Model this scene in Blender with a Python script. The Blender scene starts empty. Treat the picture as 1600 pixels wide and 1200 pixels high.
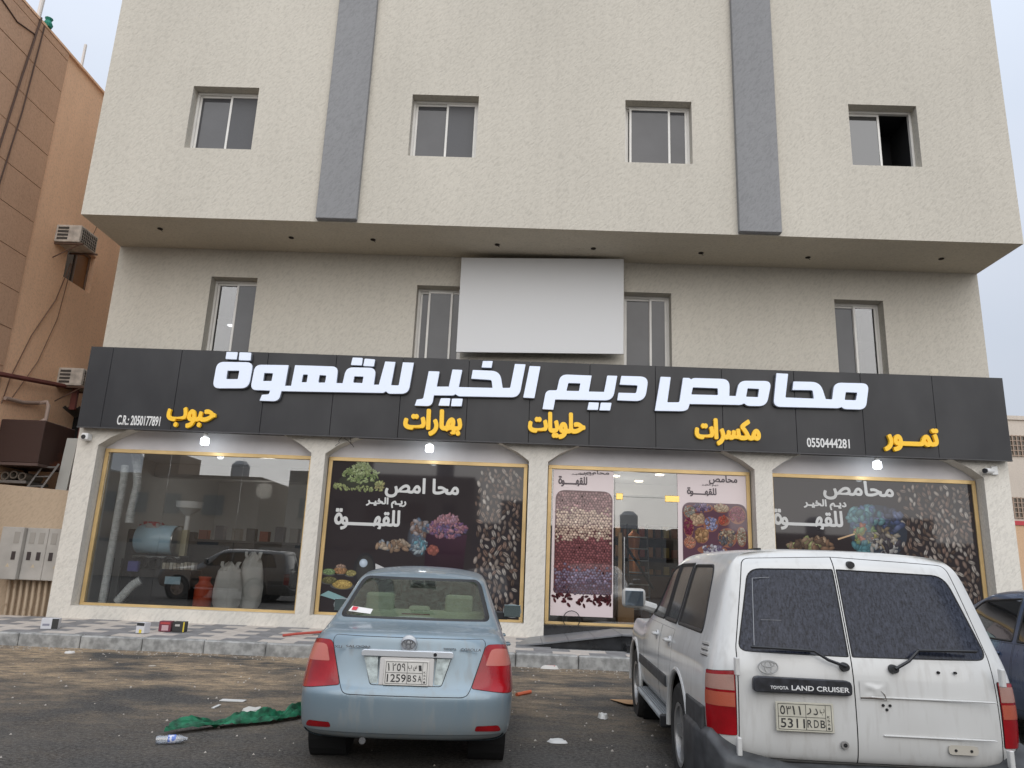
import bpy, bmesh, math, random
from mathutils import Vector, Matrix, noise
from mathutils.bvhtree import BVHTree
random.seed(11)
S = bpy.context.scene
COL = S.collection
R = math.radians
# ------------------------------------------------------------------ camera
cd = bpy.data.cameras.new('camera'); cam = bpy.data.objects.new('camera', cd); COL.objects.link(cam)
cd.sensor_width = 36.0; cd.lens = 36.0*1165.58/1600.0; cd.clip_start = .05; cd.clip_end = 900
ya, pi_, ro = -0.018250940620844983, 0.24282347557442133, 0.03960827498133314
fw = Vector((math.sin(ya)*math.cos(pi_), math.cos(ya)*math.cos(pi_), math.sin(pi_)))
rt = Vector((math.cos(ya), -math.sin(ya), 0)); up = rt.cross(fw)
r2 = math.cos(ro)*rt + math.sin(ro)*up; u2 = -math.sin(ro)*rt + math.cos(ro)*up
cam.matrix_world = Matrix(((r2.x, u2.x, -fw.x, 0), (r2.y, u2.y, -fw.y, 0), (r2.z, u2.z, -fw.z, 1.5), (0, 0, 0, 1)))
S.camera = cam
# ------------------------------------------------------------------ sky (overcast) and weak soft sun
W = bpy.data.worlds.new('World'); S.world = W; W.use_nodes = True
nt = W.node_tree; bg = nt.nodes['Background']; bg.inputs[1].default_value = 0.1
sky = nt.nodes.new('ShaderNodeTexSky'); sky.sky_type = 'NISHITA'; sky.sun_disc = False
sky.sun_elevation = R(30); sky.sun_rotation = R(176); sky.dust_density = 3
tc = nt.nodes.new('ShaderNodeTexCoord'); sp = nt.nodes.new('ShaderNodeSeparateXYZ')
nt.links.new(tc.outputs['Generated'], sp.inputs[0])
mr = nt.nodes.new('ShaderNodeFloatCurve'); cv_ = mr.mapping.curves[0]
cv_.points[0].location = (0, .27); cv_.points[1].location = (1, .95); cv_.points.new(.35, .37); cv_.points.new(.62, .49); mr.mapping.update()
nt.links.new(sp.outputs[2], mr.inputs[1])
mul_ = nt.nodes.new('ShaderNodeMath'); mul_.operation = 'MULTIPLY'; mul_.inputs[1].default_value = 17.2; nt.links.new(mr.outputs[0], mul_.inputs[0]); mr = mul_
no = nt.nodes.new('ShaderNodeTexNoise'); no.inputs['Scale'].default_value = 1.6; no.inputs['Detail'].default_value = 4
mp = nt.nodes.new('ShaderNodeMapping'); mp.inputs['Scale'].default_value = (1, 1, 2.6)
nt.links.new(tc.outputs['Generated'], mp.inputs[0]); nt.links.new(mp.outputs[0], no.inputs[0])
cr = nt.nodes.new('ShaderNodeValToRGB')
cr.color_ramp.elements[0].position = .3; cr.color_ramp.elements[0].color = (.78, .88, 1.04, 1)
cr.color_ramp.elements[1].position = .75; cr.color_ramp.elements[1].color = (.96, 1.02, 1.14, 1)
nt.links.new(no.outputs[0], cr.inputs[0])
vm = nt.nodes.new('ShaderNodeVectorMath'); vm.operation = 'SCALE'
nt.links.new(cr.outputs[0], vm.inputs[0]); nt.links.new(mr.outputs[0], vm.inputs[3])
mx = nt.nodes.new('ShaderNodeMixRGB'); mx.inputs[0].default_value = .9
nt.links.new(sky.outputs[0], mx.inputs[1]); nt.links.new(vm.outputs[0], mx.inputs[2]); nt.links.new(mx.outputs[0], bg.inputs[0])
sl = bpy.data.lights.new('sun', 'SUN'); sl.energy = 1.5; sl.angle = R(78); sl.color = (1, .96, .9)
so = bpy.data.objects.new('sun', sl); COL.objects.link(so); so.rotation_euler = (R(60), 0, R(6))
S.view_settings.view_transform = 'Standard'; S.view_settings.look = 'None'; S.view_settings.exposure = 0.30; S.view_settings.gamma = 1
S.view_settings.use_curve_mapping = False
S.cycles.max_bounces = 8; S.cycles.transparent_max_bounces = 12; S.cycles.caustics_reflective = False; S.cycles.caustics_refractive = False

# ------------------------------------------------------------------ materials
MATS = {}
def M(name, col=(.5, .5, .5), rough=.6, metal=0, spec=.5, coat=0, var=0, vscale=3, col2=None, stretch=(1, 1, 1), bump=0, bscale=30,
      bstretch=(1, 1, 1), brot=(0, 0, 0), emit=None, estr=1, detail=5, ramp=(.35, .65), alpha=None):
    if name in MATS: return MATS[name]
    m = bpy.data.materials.new(name); m.use_nodes = True; n = m.node_tree; L = n.links
    b = n.nodes['Principled BSDF']
    b.inputs['Base Color'].default_value = (*col, 1); b.inputs['Roughness'].default_value = rough; b.inputs['Metallic'].default_value = metal
    b.inputs['Specular IOR Level'].default_value = spec; b.inputs['Coat Weight'].default_value = coat; b.inputs['Coat Roughness'].default_value = .06
    if emit: b.inputs['Emission Color'].default_value = (*emit, 1); b.inputs['Emission Strength'].default_value = estr
    if var or col2 or bump:
        t = n.nodes.new('ShaderNodeTexCoord')
    if var or col2:
        mp = n.nodes.new('ShaderNodeMapping'); mp.inputs['Scale'].default_value = stretch; L.new(t.outputs['Object'], mp.inputs[0])
        no = n.nodes.new('ShaderNodeTexNoise'); no.inputs['Scale'].default_value = vscale; no.inputs['Detail'].default_value = detail; L.new(mp.outputs[0], no.inputs[0])
        r = n.nodes.new('ShaderNodeValToRGB'); r.color_ramp.elements[0].position = ramp[0]; r.color_ramp.elements[1].position = ramp[1]
        c2 = col2 or tuple(c*(1-var) for c in col); c1 = col if col2 else tuple(min(1, c*(1+var)) for c in col)
        r.color_ramp.elements[0].color = (*c2, 1); r.color_ramp.elements[1].color = (*c1, 1)
        L.new(no.outputs[0], r.inputs[0]); L.new(r.outputs[0], b.inputs['Base Color'])
    if bump:
        mp2 = n.nodes.new('ShaderNodeMapping'); mp2.inputs['Scale'].default_value = bstretch; mp2.inputs['Rotation'].default_value = brot; L.new(t.outputs['Object'], mp2.inputs[0])
        nb = n.nodes.new('ShaderNodeTexNoise'); nb.inputs['Scale'].default_value = bscale; nb.inputs['Detail'].default_value = 3; L.new(mp2.outputs[0], nb.inputs[0])
        bp = n.nodes.new('ShaderNodeBump'); bp.inputs['Strength'].default_value = 1.0; bp.inputs['Distance'].default_value = bump; L.new(nb.outputs[0], bp.inputs['Height']); L.new(bp.outputs[0], b.inputs['Normal'])
    MATS[name] = m; return m

def glass(name, tint, refl=.12, dirt=0, gcol=(1, 1, 1), rough=0.0, dcol=(.2, .2, .2), dscale=8, dstretch=(1, 1, 1), dramp=(.45, .7)):
    """see-through sheet: tinted transparency mixed with a mirror reflection and optional dust"""
    if name in MATS: return MATS[name]
    m = bpy.data.materials.new(name); m.use_nodes = True; n = m.node_tree; L = n.links; n.nodes.clear()
    o = n.nodes.new('ShaderNodeOutputMaterial'); tr = n.nodes.new('ShaderNodeBsdfTransparent'); tr.inputs[0].default_value = (*tint, 1)
    gl = n.nodes.new('ShaderNodeBsdfGlossy'); gl.inputs[0].default_value = (*gcol, 1); gl.inputs['Roughness'].default_value = rough
    fr = n.nodes.new('ShaderNodeFresnel'); fr.inputs[0].default_value = 1.5
    ad = n.nodes.new('ShaderNodeMath'); ad.operation = 'ADD'; ad.use_clamp = True; ad.inputs[1].default_value = refl
    L.new(fr.outputs[0], ad.inputs[0]); mx = n.nodes.new('ShaderNodeMixShader'); L.new(ad.outputs[0], mx.inputs[0]); L.new(tr.outputs[0], mx.inputs[1]); L.new(gl.outputs[0], mx.inputs[2])
    last = mx
    if dirt:
        t = n.nodes.new('ShaderNodeTexCoord'); mp = n.nodes.new('ShaderNodeMapping'); mp.inputs['Scale'].default_value = dstretch; L.new(t.outputs['Object'], mp.inputs[0])
        no = n.nodes.new('ShaderNodeTexNoise'); no.inputs['Scale'].default_value = dscale; no.inputs['Detail'].default_value = 6; L.new(mp.outputs[0], no.inputs[0])
        r = n.nodes.new('ShaderNodeMapRange'); r.inputs[1].default_value = dramp[0]; r.inputs[2].default_value = dramp[1]; r.inputs[3].default_value = dirt*.25; r.inputs[4].default_value = dirt; L.new(no.outputs[0], r.inputs[0])
        df = n.nodes.new('ShaderNodeBsdfDiffuse'); df.inputs[0].default_value = (*dcol, 1)
        m2 = n.nodes.new('ShaderNodeMixShader'); L.new(r.outputs[0], m2.inputs[0]); L.new(mx.outputs[0], m2.inputs[1]); L.new(df.outputs[0], m2.inputs[2]); last = m2
    L.new(last.outputs[0], o.inputs[0]); MATS[name] = m; return m

def mat_vcol(name, rough=.5, spec=.4):
    m = bpy.data.materials.new(name); m.use_nodes = True; b = m.node_tree.nodes['Principled BSDF']
    a = m.node_tree.nodes.new('ShaderNodeVertexColor'); a.layer_name = 'Col'; m.node_tree.links.new(a.outputs[0], b.inputs['Base Color'])
    b.inputs['Roughness'].default_value = rough; b.inputs['Specular IOR Level'].default_value = spec; return m

def stucco(name, col, dirt=.07, dist=.012):
    """rolled render: slanted worm-like relief, faint weather stains"""
    m = bpy.data.materials.new(name); m.use_nodes = True; n = m.node_tree; L = n.links; b = n.nodes['Principled BSDF']
    b.inputs['Roughness'].default_value = .85; b.inputs['Specular IOR Level'].default_value = .2
    t = n.nodes.new('ShaderNodeTexCoord')
    def noi(sc, scale, rot=(0, 0, 0), det=4, dis=0):
        mp = n.nodes.new('ShaderNodeMapping'); mp.inputs['Rotation'].default_value = rot; L.new(t.outputs['Object'], mp.inputs[0])
        mp2 = n.nodes.new('ShaderNodeMapping'); mp2.inputs['Scale'].default_value = scale; L.new(mp.outputs[0], mp2.inputs[0])
        x = n.nodes.new('ShaderNodeTexNoise'); x.inputs['Scale'].default_value = sc; x.inputs['Detail'].default_value = det; x.inputs['Distortion'].default_value = dis; L.new(mp2.outputs[0], x.inputs[0]); return x
    big = noi(.35, (1, 1, .6), det=6); r = n.nodes.new('ShaderNodeMapRange'); r.inputs[1].default_value = .3; r.inputs[2].default_value = .7; r.inputs[3].default_value = 1-dirt; r.inputs[4].default_value = 1.05; L.new(big.outputs[0], r.inputs[0])
    sm = noi(27, (1, 1, .35), (0, R(-38), 0), 3, .6); r3 = n.nodes.new('ShaderNodeMapRange'); r3.inputs[1].default_value = .3; r3.inputs[2].default_value = .55; r3.inputs[3].default_value = .85; r3.inputs[4].default_value = 1.0; L.new(sm.outputs[0], r3.inputs[0])  # relief noise also darkens its hollows in the colour, as shade
    st = noi(1.0, (4.5, 4.5, .16), det=6); r4 = n.nodes.new('ShaderNodeMapRange'); r4.inputs[1].default_value = .35; r4.inputs[2].default_value = .6; r4.inputs[3].default_value = .975; r4.inputs[4].default_value = 1.0; L.new(st.outputs[0], r4.inputs[0])
    m1 = n.nodes.new('ShaderNodeMath'); m1.operation = 'MULTIPLY'; L.new(r.outputs[0], m1.inputs[0]); L.new(r3.outputs[0], m1.inputs[1])
    m2 = n.nodes.new('ShaderNodeMath'); m2.operation = 'MULTIPLY'; L.new(m1.outputs[0], m2.inputs[0]); L.new(r4.outputs[0], m2.inputs[1])
    v = n.nodes.new('ShaderNodeVectorMath'); v.operation = 'SCALE'; v.inputs[0].default_value = col; L.new(m2.outputs[0], v.inputs[3]); L.new(v.outputs[0], b.inputs['Base Color'])
    bp = n.nodes.new('ShaderNodeBump'); bp.inputs['Distance'].default_value = dist; bp.inputs['Strength'].default_value = .8; L.new(sm.outputs[0], bp.inputs['Height']); L.new(bp.outputs[0], b.inputs['Normal'])
    MATS[name] = m; return m

# ------------------------------------------------------------------ object helpers
def tag(o, label=None, cat=None, group=None, kind=None):
    if label: o['label'] = label
    if cat: o['category'] = cat
    if group: o['group'] = group
    if kind: o['kind'] = kind
    return o
def thing(name, label, cat, loc=(0, 0, 0), rz=0, group=None, kind=None):
    o = bpy.data.objects.new(name, None); o.empty_display_size = .2; COL.objects.link(o); o.location = loc; o.rotation_euler = (0, 0, rz)
    return tag(o, label, cat, group, kind)
def wloc(o):
    v = Vector((0, 0, 0))
    while o: v += o.location; o = o.parent
    return v
def link(name, me, mats, parent=None, loc=None):
    """me has world coordinates (parents unrotated) unless loc='local'"""
    for m in (mats if isinstance(mats, (list, tuple)) else [mats]): me.materials.append(m)
    o = bpy.data.objects.new(name, me); COL.objects.link(o)
    if parent:
        o.parent = parent
        if loc != 'local':
            me.transform(Matrix.Translation(-wloc(parent)))
    elif loc is not None and loc != 'local':
        me.transform(Matrix.Translation(-Vector(loc))); o.location = loc
    elif loc is None and len(me.vertices):
        xs = [v.co for v in me.vertices]; c = Vector(((min(v.x for v in xs)+max(v.x for v in xs))/2, (min(v.y for v in xs)+max(v.y for v in xs))/2, min(v.z for v in xs)))
        me.transform(Matrix.Translation(-c)); o.location = c
    return o

class MB:
    def __init__(s): s.v = []; s.f = []; s.m = []; s.c = []
    def add(s, vs, fs, mi=0, col=None):
        k = len(s.v); s.v += [tuple(v) for v in vs]; s.f += [tuple(i+k for i in f) for f in fs]; s.m += [mi]*len(fs)
        if col is not None: s.c += [col]*len(vs) if not isinstance(col, list) else col
        return s
    def box(s, x0, x1, y0, y1, z0, z1, mi=0):
        return s.add([(x0, y0, z0), (x1, y0, z0), (x1, y1, z0), (x0, y1, z0), (x0, y0, z1), (x1, y0, z1), (x1, y1, z1), (x0, y1, z1)],
                     [(0, 3, 2, 1), (4, 5, 6, 7), (0, 1, 5, 4), (1, 2, 6, 5), (2, 3, 7, 6), (3, 0, 4, 7)], mi)
    def tube(s, path, r, n=8, mi=0, cap=True):
        P = [Vector(p) for p in path]; rs = r if isinstance(r, (list, tuple)) else [r]*len(P); vs = []
        T0 = (P[1]-P[0]).normalized(); u = T0.orthogonal().normalized()
        for i, p in enumerate(P):
            t = (P[min(i+1, len(P)-1)]-P[max(i-1, 0)]).normalized(); u = (u-t*u.dot(t))
            u = u.normalized() if u.length > 1e-6 else t.orthogonal().normalized(); w = t.cross(u)
            for k in range(n): a = 2*math.pi*k/n; vs.append(p+(u*math.cos(a)+w*math.sin(a))*rs[i])
        fs = [(i*n+k, i*n+(k+1) % n, (i+1)*n+(k+1) % n, (i+1)*n+k) for i in range(len(P)-1) for k in range(n)]
        if cap: fs += [tuple(reversed(range(n))), tuple(range((len(P)-1)*n, len(P)*n))]
        return s.add(vs, fs, mi)
    def lathe(s, prof, c=(0, 0, 0), axis='z', n=24, mi=0):
        vs = []
        for r, h in prof:
            for k in range(n):
                a = 2*math.pi*k/n; x, y = r*math.cos(a), r*math.sin(a)
                p = (x, y, h) if axis == 'z' else ((h, x, y) if axis == 'x' else (x, h, y))
                vs.append((c[0]+p[0], c[1]+p[1], c[2]+p[2]))
        fs = [(i*n+k, i*n+(k+1) % n, (i+1)*n+(k+1) % n, (i+1)*n+k) for i in range(len(prof)-1) for k in range(n)]
        return s.add(vs, fs, mi)
    def poly(s, pts, mi=0, col=None): return s.add(pts, [tuple(range(len(pts)))], mi, col)
    def prism(s, pts, axis, a, b, mi=0):
        n = len(pts)
        def p(u, v, w): return (w, u, v) if axis == 'x' else ((u, w, v) if axis == 'y' else (u, v, w))
        vs = [p(u, v, a) for u, v in pts]+[p(u, v, b) for u, v in pts]
        return s.add(vs, [tuple(range(n)), tuple(reversed(range(n, 2*n)))]+[(i, i+n, (i+1) % n+n, (i+1) % n) for i in range(n)], mi)
    def mesh(s, name, smooth=False, bevel=0, bseg=1):
        me = bpy.data.meshes.new(name); me.from_pydata(s.v, [], s.f)
        if any(s.m): me.polygons.foreach_set('material_index', s.m)
        if s.c:
            a = me.color_attributes.new('Col', 'FLOAT_COLOR', 'POINT')
            a.data.foreach_set('color', [x for c in s.c for x in (c[0], c[1], c[2], 1)])
        bm = bmesh.new(); bm.from_mesh(me)
        if not s.c: bmesh.ops.recalc_face_normals(bm, faces=bm.faces)
        if bevel: bmesh.ops.bevel(bm, geom=list(bm.edges), offset=bevel, segments=bseg, affect='EDGES', profile=.5)
        bm.to_mesh(me); bm.free()
        if smooth: me.polygons.foreach_set('use_smooth', [True]*len(me.polygons)); me.set_sharp_from_angle(angle=R(40))
        return me
    def build(s, name, mats, parent=None, smooth=False, bevel=0, bseg=1, loc=None):
        return link(name, s.mesh(name, smooth, bevel, bseg), mats, parent, loc)
def bx(name, x0, x1, y0, y1, z0, z1, mat, parent=None, bevel=0, loc=None):
    return MB().box(x0, x1, y0, y1, z0, z1).build(name, mat, parent, bevel=bevel, loc=loc)
def setcopy(o, parent=None):
    c = o.copy(); COL.objects.link(c); c.parent = parent
    for ch in list(o.children): setcopy(ch, c)
    return c

# --- text and curve shapes, standing in the x/z plane (front towards -y)
def curve_to_mesh(cu):
    o = bpy.data.objects.new('tmp', cu); COL.objects.link(o); bpy.context.view_layer.update()
    dg = bpy.context.evaluated_depsgraph_get(); me = bpy.data.meshes.new_from_object(o.evaluated_get(dg)); bpy.data.objects.remove(o); return me
FORMS = {'ا': 0xFE8D, 'ب': 0xFE8F, 'ت': 0xFE95, 'ة': 0xFE93, 'ح': 0xFEA1, 'خ': 0xFEA5, 'د': 0xFEA9, 'ر': 0xFEAD, 'س': 0xFEB1, 'ص': 0xFEB9, 'ق': 0xFED5,
         'ك': 0xFED9, 'ل': 0xFEDD, 'م': 0xFEE1, 'ه': 0xFEE9, 'و': 0xFEED, 'ي': 0xFEF1, 'ـ': 0}
RIGHTONLY = 'اةدرو'
def shape(t):
    out = []
    for w in t.split(' '):
        o = ''
        for i, c in enumerate(w):
            if c not in FORMS: o += c; continue
            if c == 'ـ': o += c; continue
            pj = i > 0 and w[i-1] in FORMS and w[i-1] not in RIGHTONLY
            nj = i < len(w)-1 and w[i+1] in FORMS and c not in RIGHTONLY
            o += chr(FORMS[c]+((3 if nj else 1) if pj else (2 if nj else 0)))
        out.append(o[::-1] if any(ch in FORMS for ch in w) else o)
    return ' '.join(out[::-1])
_tw = {}
def _glyph(body, off, ext, bev=0):
    k = (body, off, ext, bev)
    if k not in _tw and body == chr(0xFE93):      # round letter with two dots, drawn as a ring
        vs, fs = [], []; n = 20
        def lay(z, flip):
            b0 = len(vs)
            for i in range(n):
                a = 2*math.pi*i/n
                for kk in (1, .60): vs.append((.27+.21*kk*math.cos(a)+(.02 if kk < 1 else 0), .225+.235*kk*math.sin(a)+.05*max(0, math.sin(a))**3, z))
            for i in range(n): q = [b0+2*i, b0+2*((i+1) % n), b0+2*((i+1) % n)+1, b0+2*i+1]; fs.append(tuple(q[::-1] if flip else q))
            for cx in (.17, .37):
                b1 = len(vs); vs.extend([(cx-.055, .60, z), (cx+.055, .60, z), (cx+.055, .71, z), (cx-.055, .71, z)]); q = [b1, b1+1, b1+2, b1+3]; fs.append(tuple(q[::-1] if flip else q))
        lay(-ext, False)
        if ext:
            m = len(vs); lay(ext, True)
            for i in range(n):
                for o_ in (0, 1): fs.append((2*i+o_, 2*((i+1) % n)+o_, m+2*((i+1) % n)+o_, m+2*i+o_))
            for dd in (2*n, 2*n+4):
                for i in range(4): fs.append((dd+i, dd+(i+1) % 4, m+dd+(i+1) % 4, m+dd+i))
        _tw[k] = (vs, fs)
    if k not in _tw:
        c = bpy.data.curves.new('t', 'FONT'); c.body = body; c.extrude = ext; c.offset = off; c.bevel_depth = bev; c.resolution_u = 4
        me = curve_to_mesh(c); vs = [tuple(v.co) for v in me.vertices]; fs = [tuple(p.vertices) for p in me.polygons]; bpy.data.meshes.remove(me); _tw[k] = (vs, fs)
    return _tw[k]
def _adv(pre):
    k = ('adv', pre)
    if k not in _tw: _tw[k] = max(v[0] for v in _glyph(pre+'|', 0, 0)[0])-max(v[0] for v in _glyph('|', 0, 0)[0])
    return _tw[k]
def _outline(ch):
    """boundary edges of a flat glyph, to thicken its strokes"""
    k = ('edge', ch)
    if k not in _tw:
        vs, fs = _glyph(ch, 0, 0); ky = [(round(v[0], 5), round(v[1], 5)) for v in vs]; cnt = {}
        for f in fs:
            for a, b in zip(f, f[1:]+f[:1]):
                e = tuple(sorted((ky[a], ky[b]))); cnt[e] = cnt.get(e, 0)+1
        _tw[k] = [e for e, c in cnt.items() if c == 1 and e[0] != e[1]]
    return _tw[k]
def text_mb(t, x0, x1, z0, z1, y, depth=.02, off=0.0, arabic=False, slant=0, mb=None, mi=0):
    bold = off*(z1-z0)*.9 if arabic else 0
    if arabic: off = 0; x0 += bold; x1 -= bold; z0 += bold; z1 -= bold
    """word fitted to a box; every glyph a solid of its own"""
    s = shape(t) if arabic else t; G = []; bev = 0
    for i, ch in enumerate(s):
        if ch == ' ': continue
        vs, fs = _glyph(ch, off, .5); G.append((_adv(s[:i]) if i else 0, vs, fs, i))
    X = [v[0]+a for a, vs, f, i in G for v in vs]; Z = [v[1] for a, vs, f, i in G for v in vs]
    sx = (x1-x0)/(max(X)-min(X)); sz = (z1-z0)/(max(Z)-min(Z)); mx_, mz = min(X), min(Z)
    mb = mb or MB()
    for a, vs, fs, i in G:
        e = (i % 2)*.0006*(1 if depth > .001 else .3)
        mb.add([(x0+(v[0]+a-mx_)*sx+slant*(v[1]-mz)*sz, y+(depth+e if v[2] < 0 else -e), z0+(v[1]-mz)*sz) for v in vs], fs, mi)
        if bold:
            q = 0
            for (p, r) in _outline(s[i]):
                A = Vector((x0+(p[0]+a-mx_)*sx, z0+(p[1]-mz)*sz)); Bq = Vector((x0+(r[0]+a-mx_)*sx, z0+(r[1]-mz)*sz)); d = Bq-A
                if d.length < 1e-6: continue
                d.normalize(); n_ = Vector((-d.y, d.x)); pts = []
                for c_, s0 in ((A, 90), (Bq, -90)):
                    for kk in range(5): an = R(s0+45*kk); pts.append(c_+(d*math.cos(an)+n_*math.sin(an))*bold)
                q += 1; yo = y-e-(.000037 if depth > .002 else .000009)*(q+1)-.0000017*i
                m_ = len(pts); mb.add([(w_.x, yo, w_.y) for w_ in pts]+[(w_.x, y+depth, w_.y) for w_ in pts], [tuple(range(m_))]+([(k2, (k2+1) % m_, m_+(k2+1) % m_, m_+k2) for k2 in range(m_)] if depth > .002 else []), mi)
    return mb
def rpoly(pts, n=6):
    out = []; N = len(pts)
    for i, p in enumerate(pts):
        r = p[2] if len(p) > 2 else 0; c = Vector(p[:2])
        if not r: out.append(tuple(c)); continue
        a = Vector(pts[i-1][:2])-c; b = Vector(pts[(i+1) % N][:2])-c; ra = min(r, a.length*.48); rb = min(r, b.length*.48)
        A = c+a.normalized()*ra; B = c+b.normalized()*rb; k = n if r > .03 else 2
        for j in range(k+1): t = j/k; out.append(tuple(A*(1-t)**2+c*2*t*(1-t)+B*t*t))
    return out
def outline_mesh(loops, y, depth, bevel=0):
    cu = bpy.data.curves.new('o', 'CURVE'); cu.dimensions = '2D'; cu.fill_mode = 'BOTH'; cu.extrude = depth/2-bevel; cu.bevel_depth = bevel; cu.bevel_resolution = 1; cu.offset = -bevel
    for lp in loops:
        s = cu.splines.new('POLY'); s.points.add(len(lp)-1); s.use_cyclic_u = True
        for i, p in enumerate(lp): s.points[i].co = (p[0], p[1], 0, 1)
    me = curve_to_mesh(cu)
    for v in me.vertices: x, yy, z = v.co; v.co = (x, y+depth/2-z, yy)
    me.polygons.foreach_set('use_smooth', [False]*len(me.polygons)); me.materials.clear()
    me.flip_normals() if False else None
    return me
# ------------------------------------------------------------------ palette
m_wall = stucco('cream_render', (.60, .56, .485)); m_wall_in = stucco('cream_soffit', (.60, .54, .435), dist=.006)
m_pier = stucco('pier_render', (.70, .665, .60)); m_grey = stucco('grey_render', (.28, .28, .285), dist=.006)
m_orange = stucco('orange_render', (.95, .63, .42), dirt=.16, dist=.006)
m_clad = stucco('brown_cladding', (.62, .40, .27), dirt=.14, dist=.01); m_joint = M('pale_joint', (.62, .47, .36), .9)
m_alu = M('white_aluminium', (.72, .70, .66), .35, var=.05); m_dark = M('dark_void', (.012, .012, .013), .9)
m_gold = M('gold_aluminium', (.66, .47, .22), .35, metal=.35, var=.12, vscale=2); m_gold2 = M('brass_fitting', (.85, .6, .2), .25, metal=.8)
m_pane = M('grey_window_glass', (.075, .075, .08), .05, spec=.45, coat=.05, var=.1, vscale=1.5)
m_pane2 = M('dark_window_glass', (.05, .05, .05), .04, spec=.8, coat=1)
m_white = M('white_paint', (.75, .75, .74), .5); m_concrete = M('kerb_concrete', (.30, .30, .29), .9, var=.3, vscale=9, bump=.004, bscale=60)
m_black = M('black_plastic', (.015, .015, .017), .45); m_rubber = M('tyre_rubber', (.022, .021, .02), .8, var=.35, vscale=14)
m_lin = M('pale_lintel', (.80, .78, .80), .7, var=.04)
# ------------------------------------------------------------------ ground, pavement
def ground_mat():
    m = bpy.data.materials.new('sandy_asphalt'); m.use_nodes = True; n = m.node_tree; L = n.links; b = n.nodes['Principled BSDF']; b.inputs['Roughness'].default_value = .85; b.inputs['Specular IOR Level'].default_value = .25
    t = n.nodes.new('ShaderNodeTexCoord')
    def noi(sc, scale=(1, 1, 1), rz=0, det=8, rough=.6):
        mp = n.nodes.new('ShaderNodeMapping'); mp.inputs['Scale'].default_value = scale; mp.inputs['Rotation'].default_value = (0, 0, rz); L.new(t.outputs['Object'], mp.inputs[0])
        x = n.nodes.new('ShaderNodeTexNoise'); x.inputs['Scale'].default_value = sc; x.inputs['Detail'].default_value = det; x.inputs['Roughness'].default_value = rough; L.new(mp.outputs[0], x.inputs[0]); return x.outputs[0]
    def rng(s, a, b_, c, d):
        r = n.nodes.new('ShaderNodeMapRange'); r.inputs[1].default_value = a; r.inputs[2].default_value = b_; r.inputs[3].default_value = c; r.inputs[4].default_value = d; L.new(s, r.inputs[0]); return r.outputs[0]
    def mix(f, c1, c2):
        x = n.nodes.new('ShaderNodeMixRGB'); L.new(f, x.inputs[0])
        for k, c in ((1, c1), (2, c2)):
            if isinstance(c, tuple): x.inputs[k].default_value = (*c, 1)
            else: L.new(c, x.inputs[k])
        return x.outputs[0]
    def mul(a, b_):
        x = n.nodes.new('ShaderNodeMath'); x.operation = 'MULTIPLY'; L.new(a, x.inputs[0]); L.new(b_, x.inputs[1]); return x.outputs[0]
    base = mix(rng(noi(30, det=6, rough=.85), .42, .60, 0, 1), (.022, .021, .020), (.125, .118, .11))
    base = mix(rng(noi(2.2, (1, .8, 1), .3), .4, .7, 0, .5), base, (.105, .10, .092))
    sep = n.nodes.new('ShaderNodeSeparateXYZ'); L.new(t.outputs['Object'], sep.inputs[0])
    near = rng(sep.outputs[1], 7.0, 10.5, .08, 1); left = rng(sep.outputs[0], 2.5, -2, .40, 1)
    blotch = rng(noi(.75, (.8, 1.25, 1), -.25, 10, .62), .40, .56, 0, 1)
    streak = rng(noi(5.5, (.75, 1.4, 1), -.3, 10, .75), .36, .60, .10, 1)
    sand = mul(mul(mul(blotch, streak), near), left)
    sandc = mix(rng(noi(42, det=4, rough=.8), .35, .62, 0, 1), (.26, .19, .12), (.62, .46, .29))
    col = mix(sand, base, sandc)
    col = mix(rng(noi(75, det=2), .68, .74, 0, .85), col, (.42, .38, .33))
    L.new(col, b.inputs['Base Color'])
    bp = n.nodes.new('ShaderNodeBump'); bp.inputs['Distance'].default_value = .014; bp.inputs['Strength'].default_value = 1; L.new(noi(45, det=5, rough=.7), bp.inputs['Height']); L.new(bp.outputs[0], b.inputs['Normal'])
    return m
g = MB().poly([(-300, -300, 0), (300, -300, 0), (300, 300, 0), (-300, 300, 0)]).build('ground', ground_mat(), loc=(0, 0, 0)); tag(g, 'dark asphalt car park streaked with sand', kind='structure')
pv = thing('pavement', 'tiled pavement with a concrete kerb in front of the shop', None, (0, 12.6, 0), kind='structure')
PZ0, PZ1, PY0, PY1 = .20, .27, 12.72, 14.9
MB().add([(-14, PY0, 0), (14, PY0, 0), (14, PY1, 0), (-14, PY1, 0), (-14, PY0, PZ0-.02), (14, PY0, PZ0-.02), (14, PY1, PZ1-.02), (-14, PY1, PZ1-.02)],
         [(0, 1, 5, 4), (4, 5, 6, 7), (1, 2, 6, 5), (0, 4, 7, 3)]).build('pavement_base', m_concrete, pv)
kx = -14.0
while kx < 13.9:
    MB().box(kx+.006, kx+.994, 12.55+random.uniform(-.008, .008), PY0, -.02, PZ0+random.uniform(-.006, .004)).build('kerb_stone', m_concrete, pv, bevel=.018); kx += 1.0
m_t1 = M('light_paving', (.52, .47, .42), .8, var=.12, vscale=4, bump=.001, bscale=80); m_t2 = M('grey_paving', (.23, .225, .225), .8, var=.2, vscale=4, bump=.001, bscale=80)
tl, td = .60, .2665; sl_ = (PZ1-PZ0)/(PY1-PY0)
base_t = {}
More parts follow.
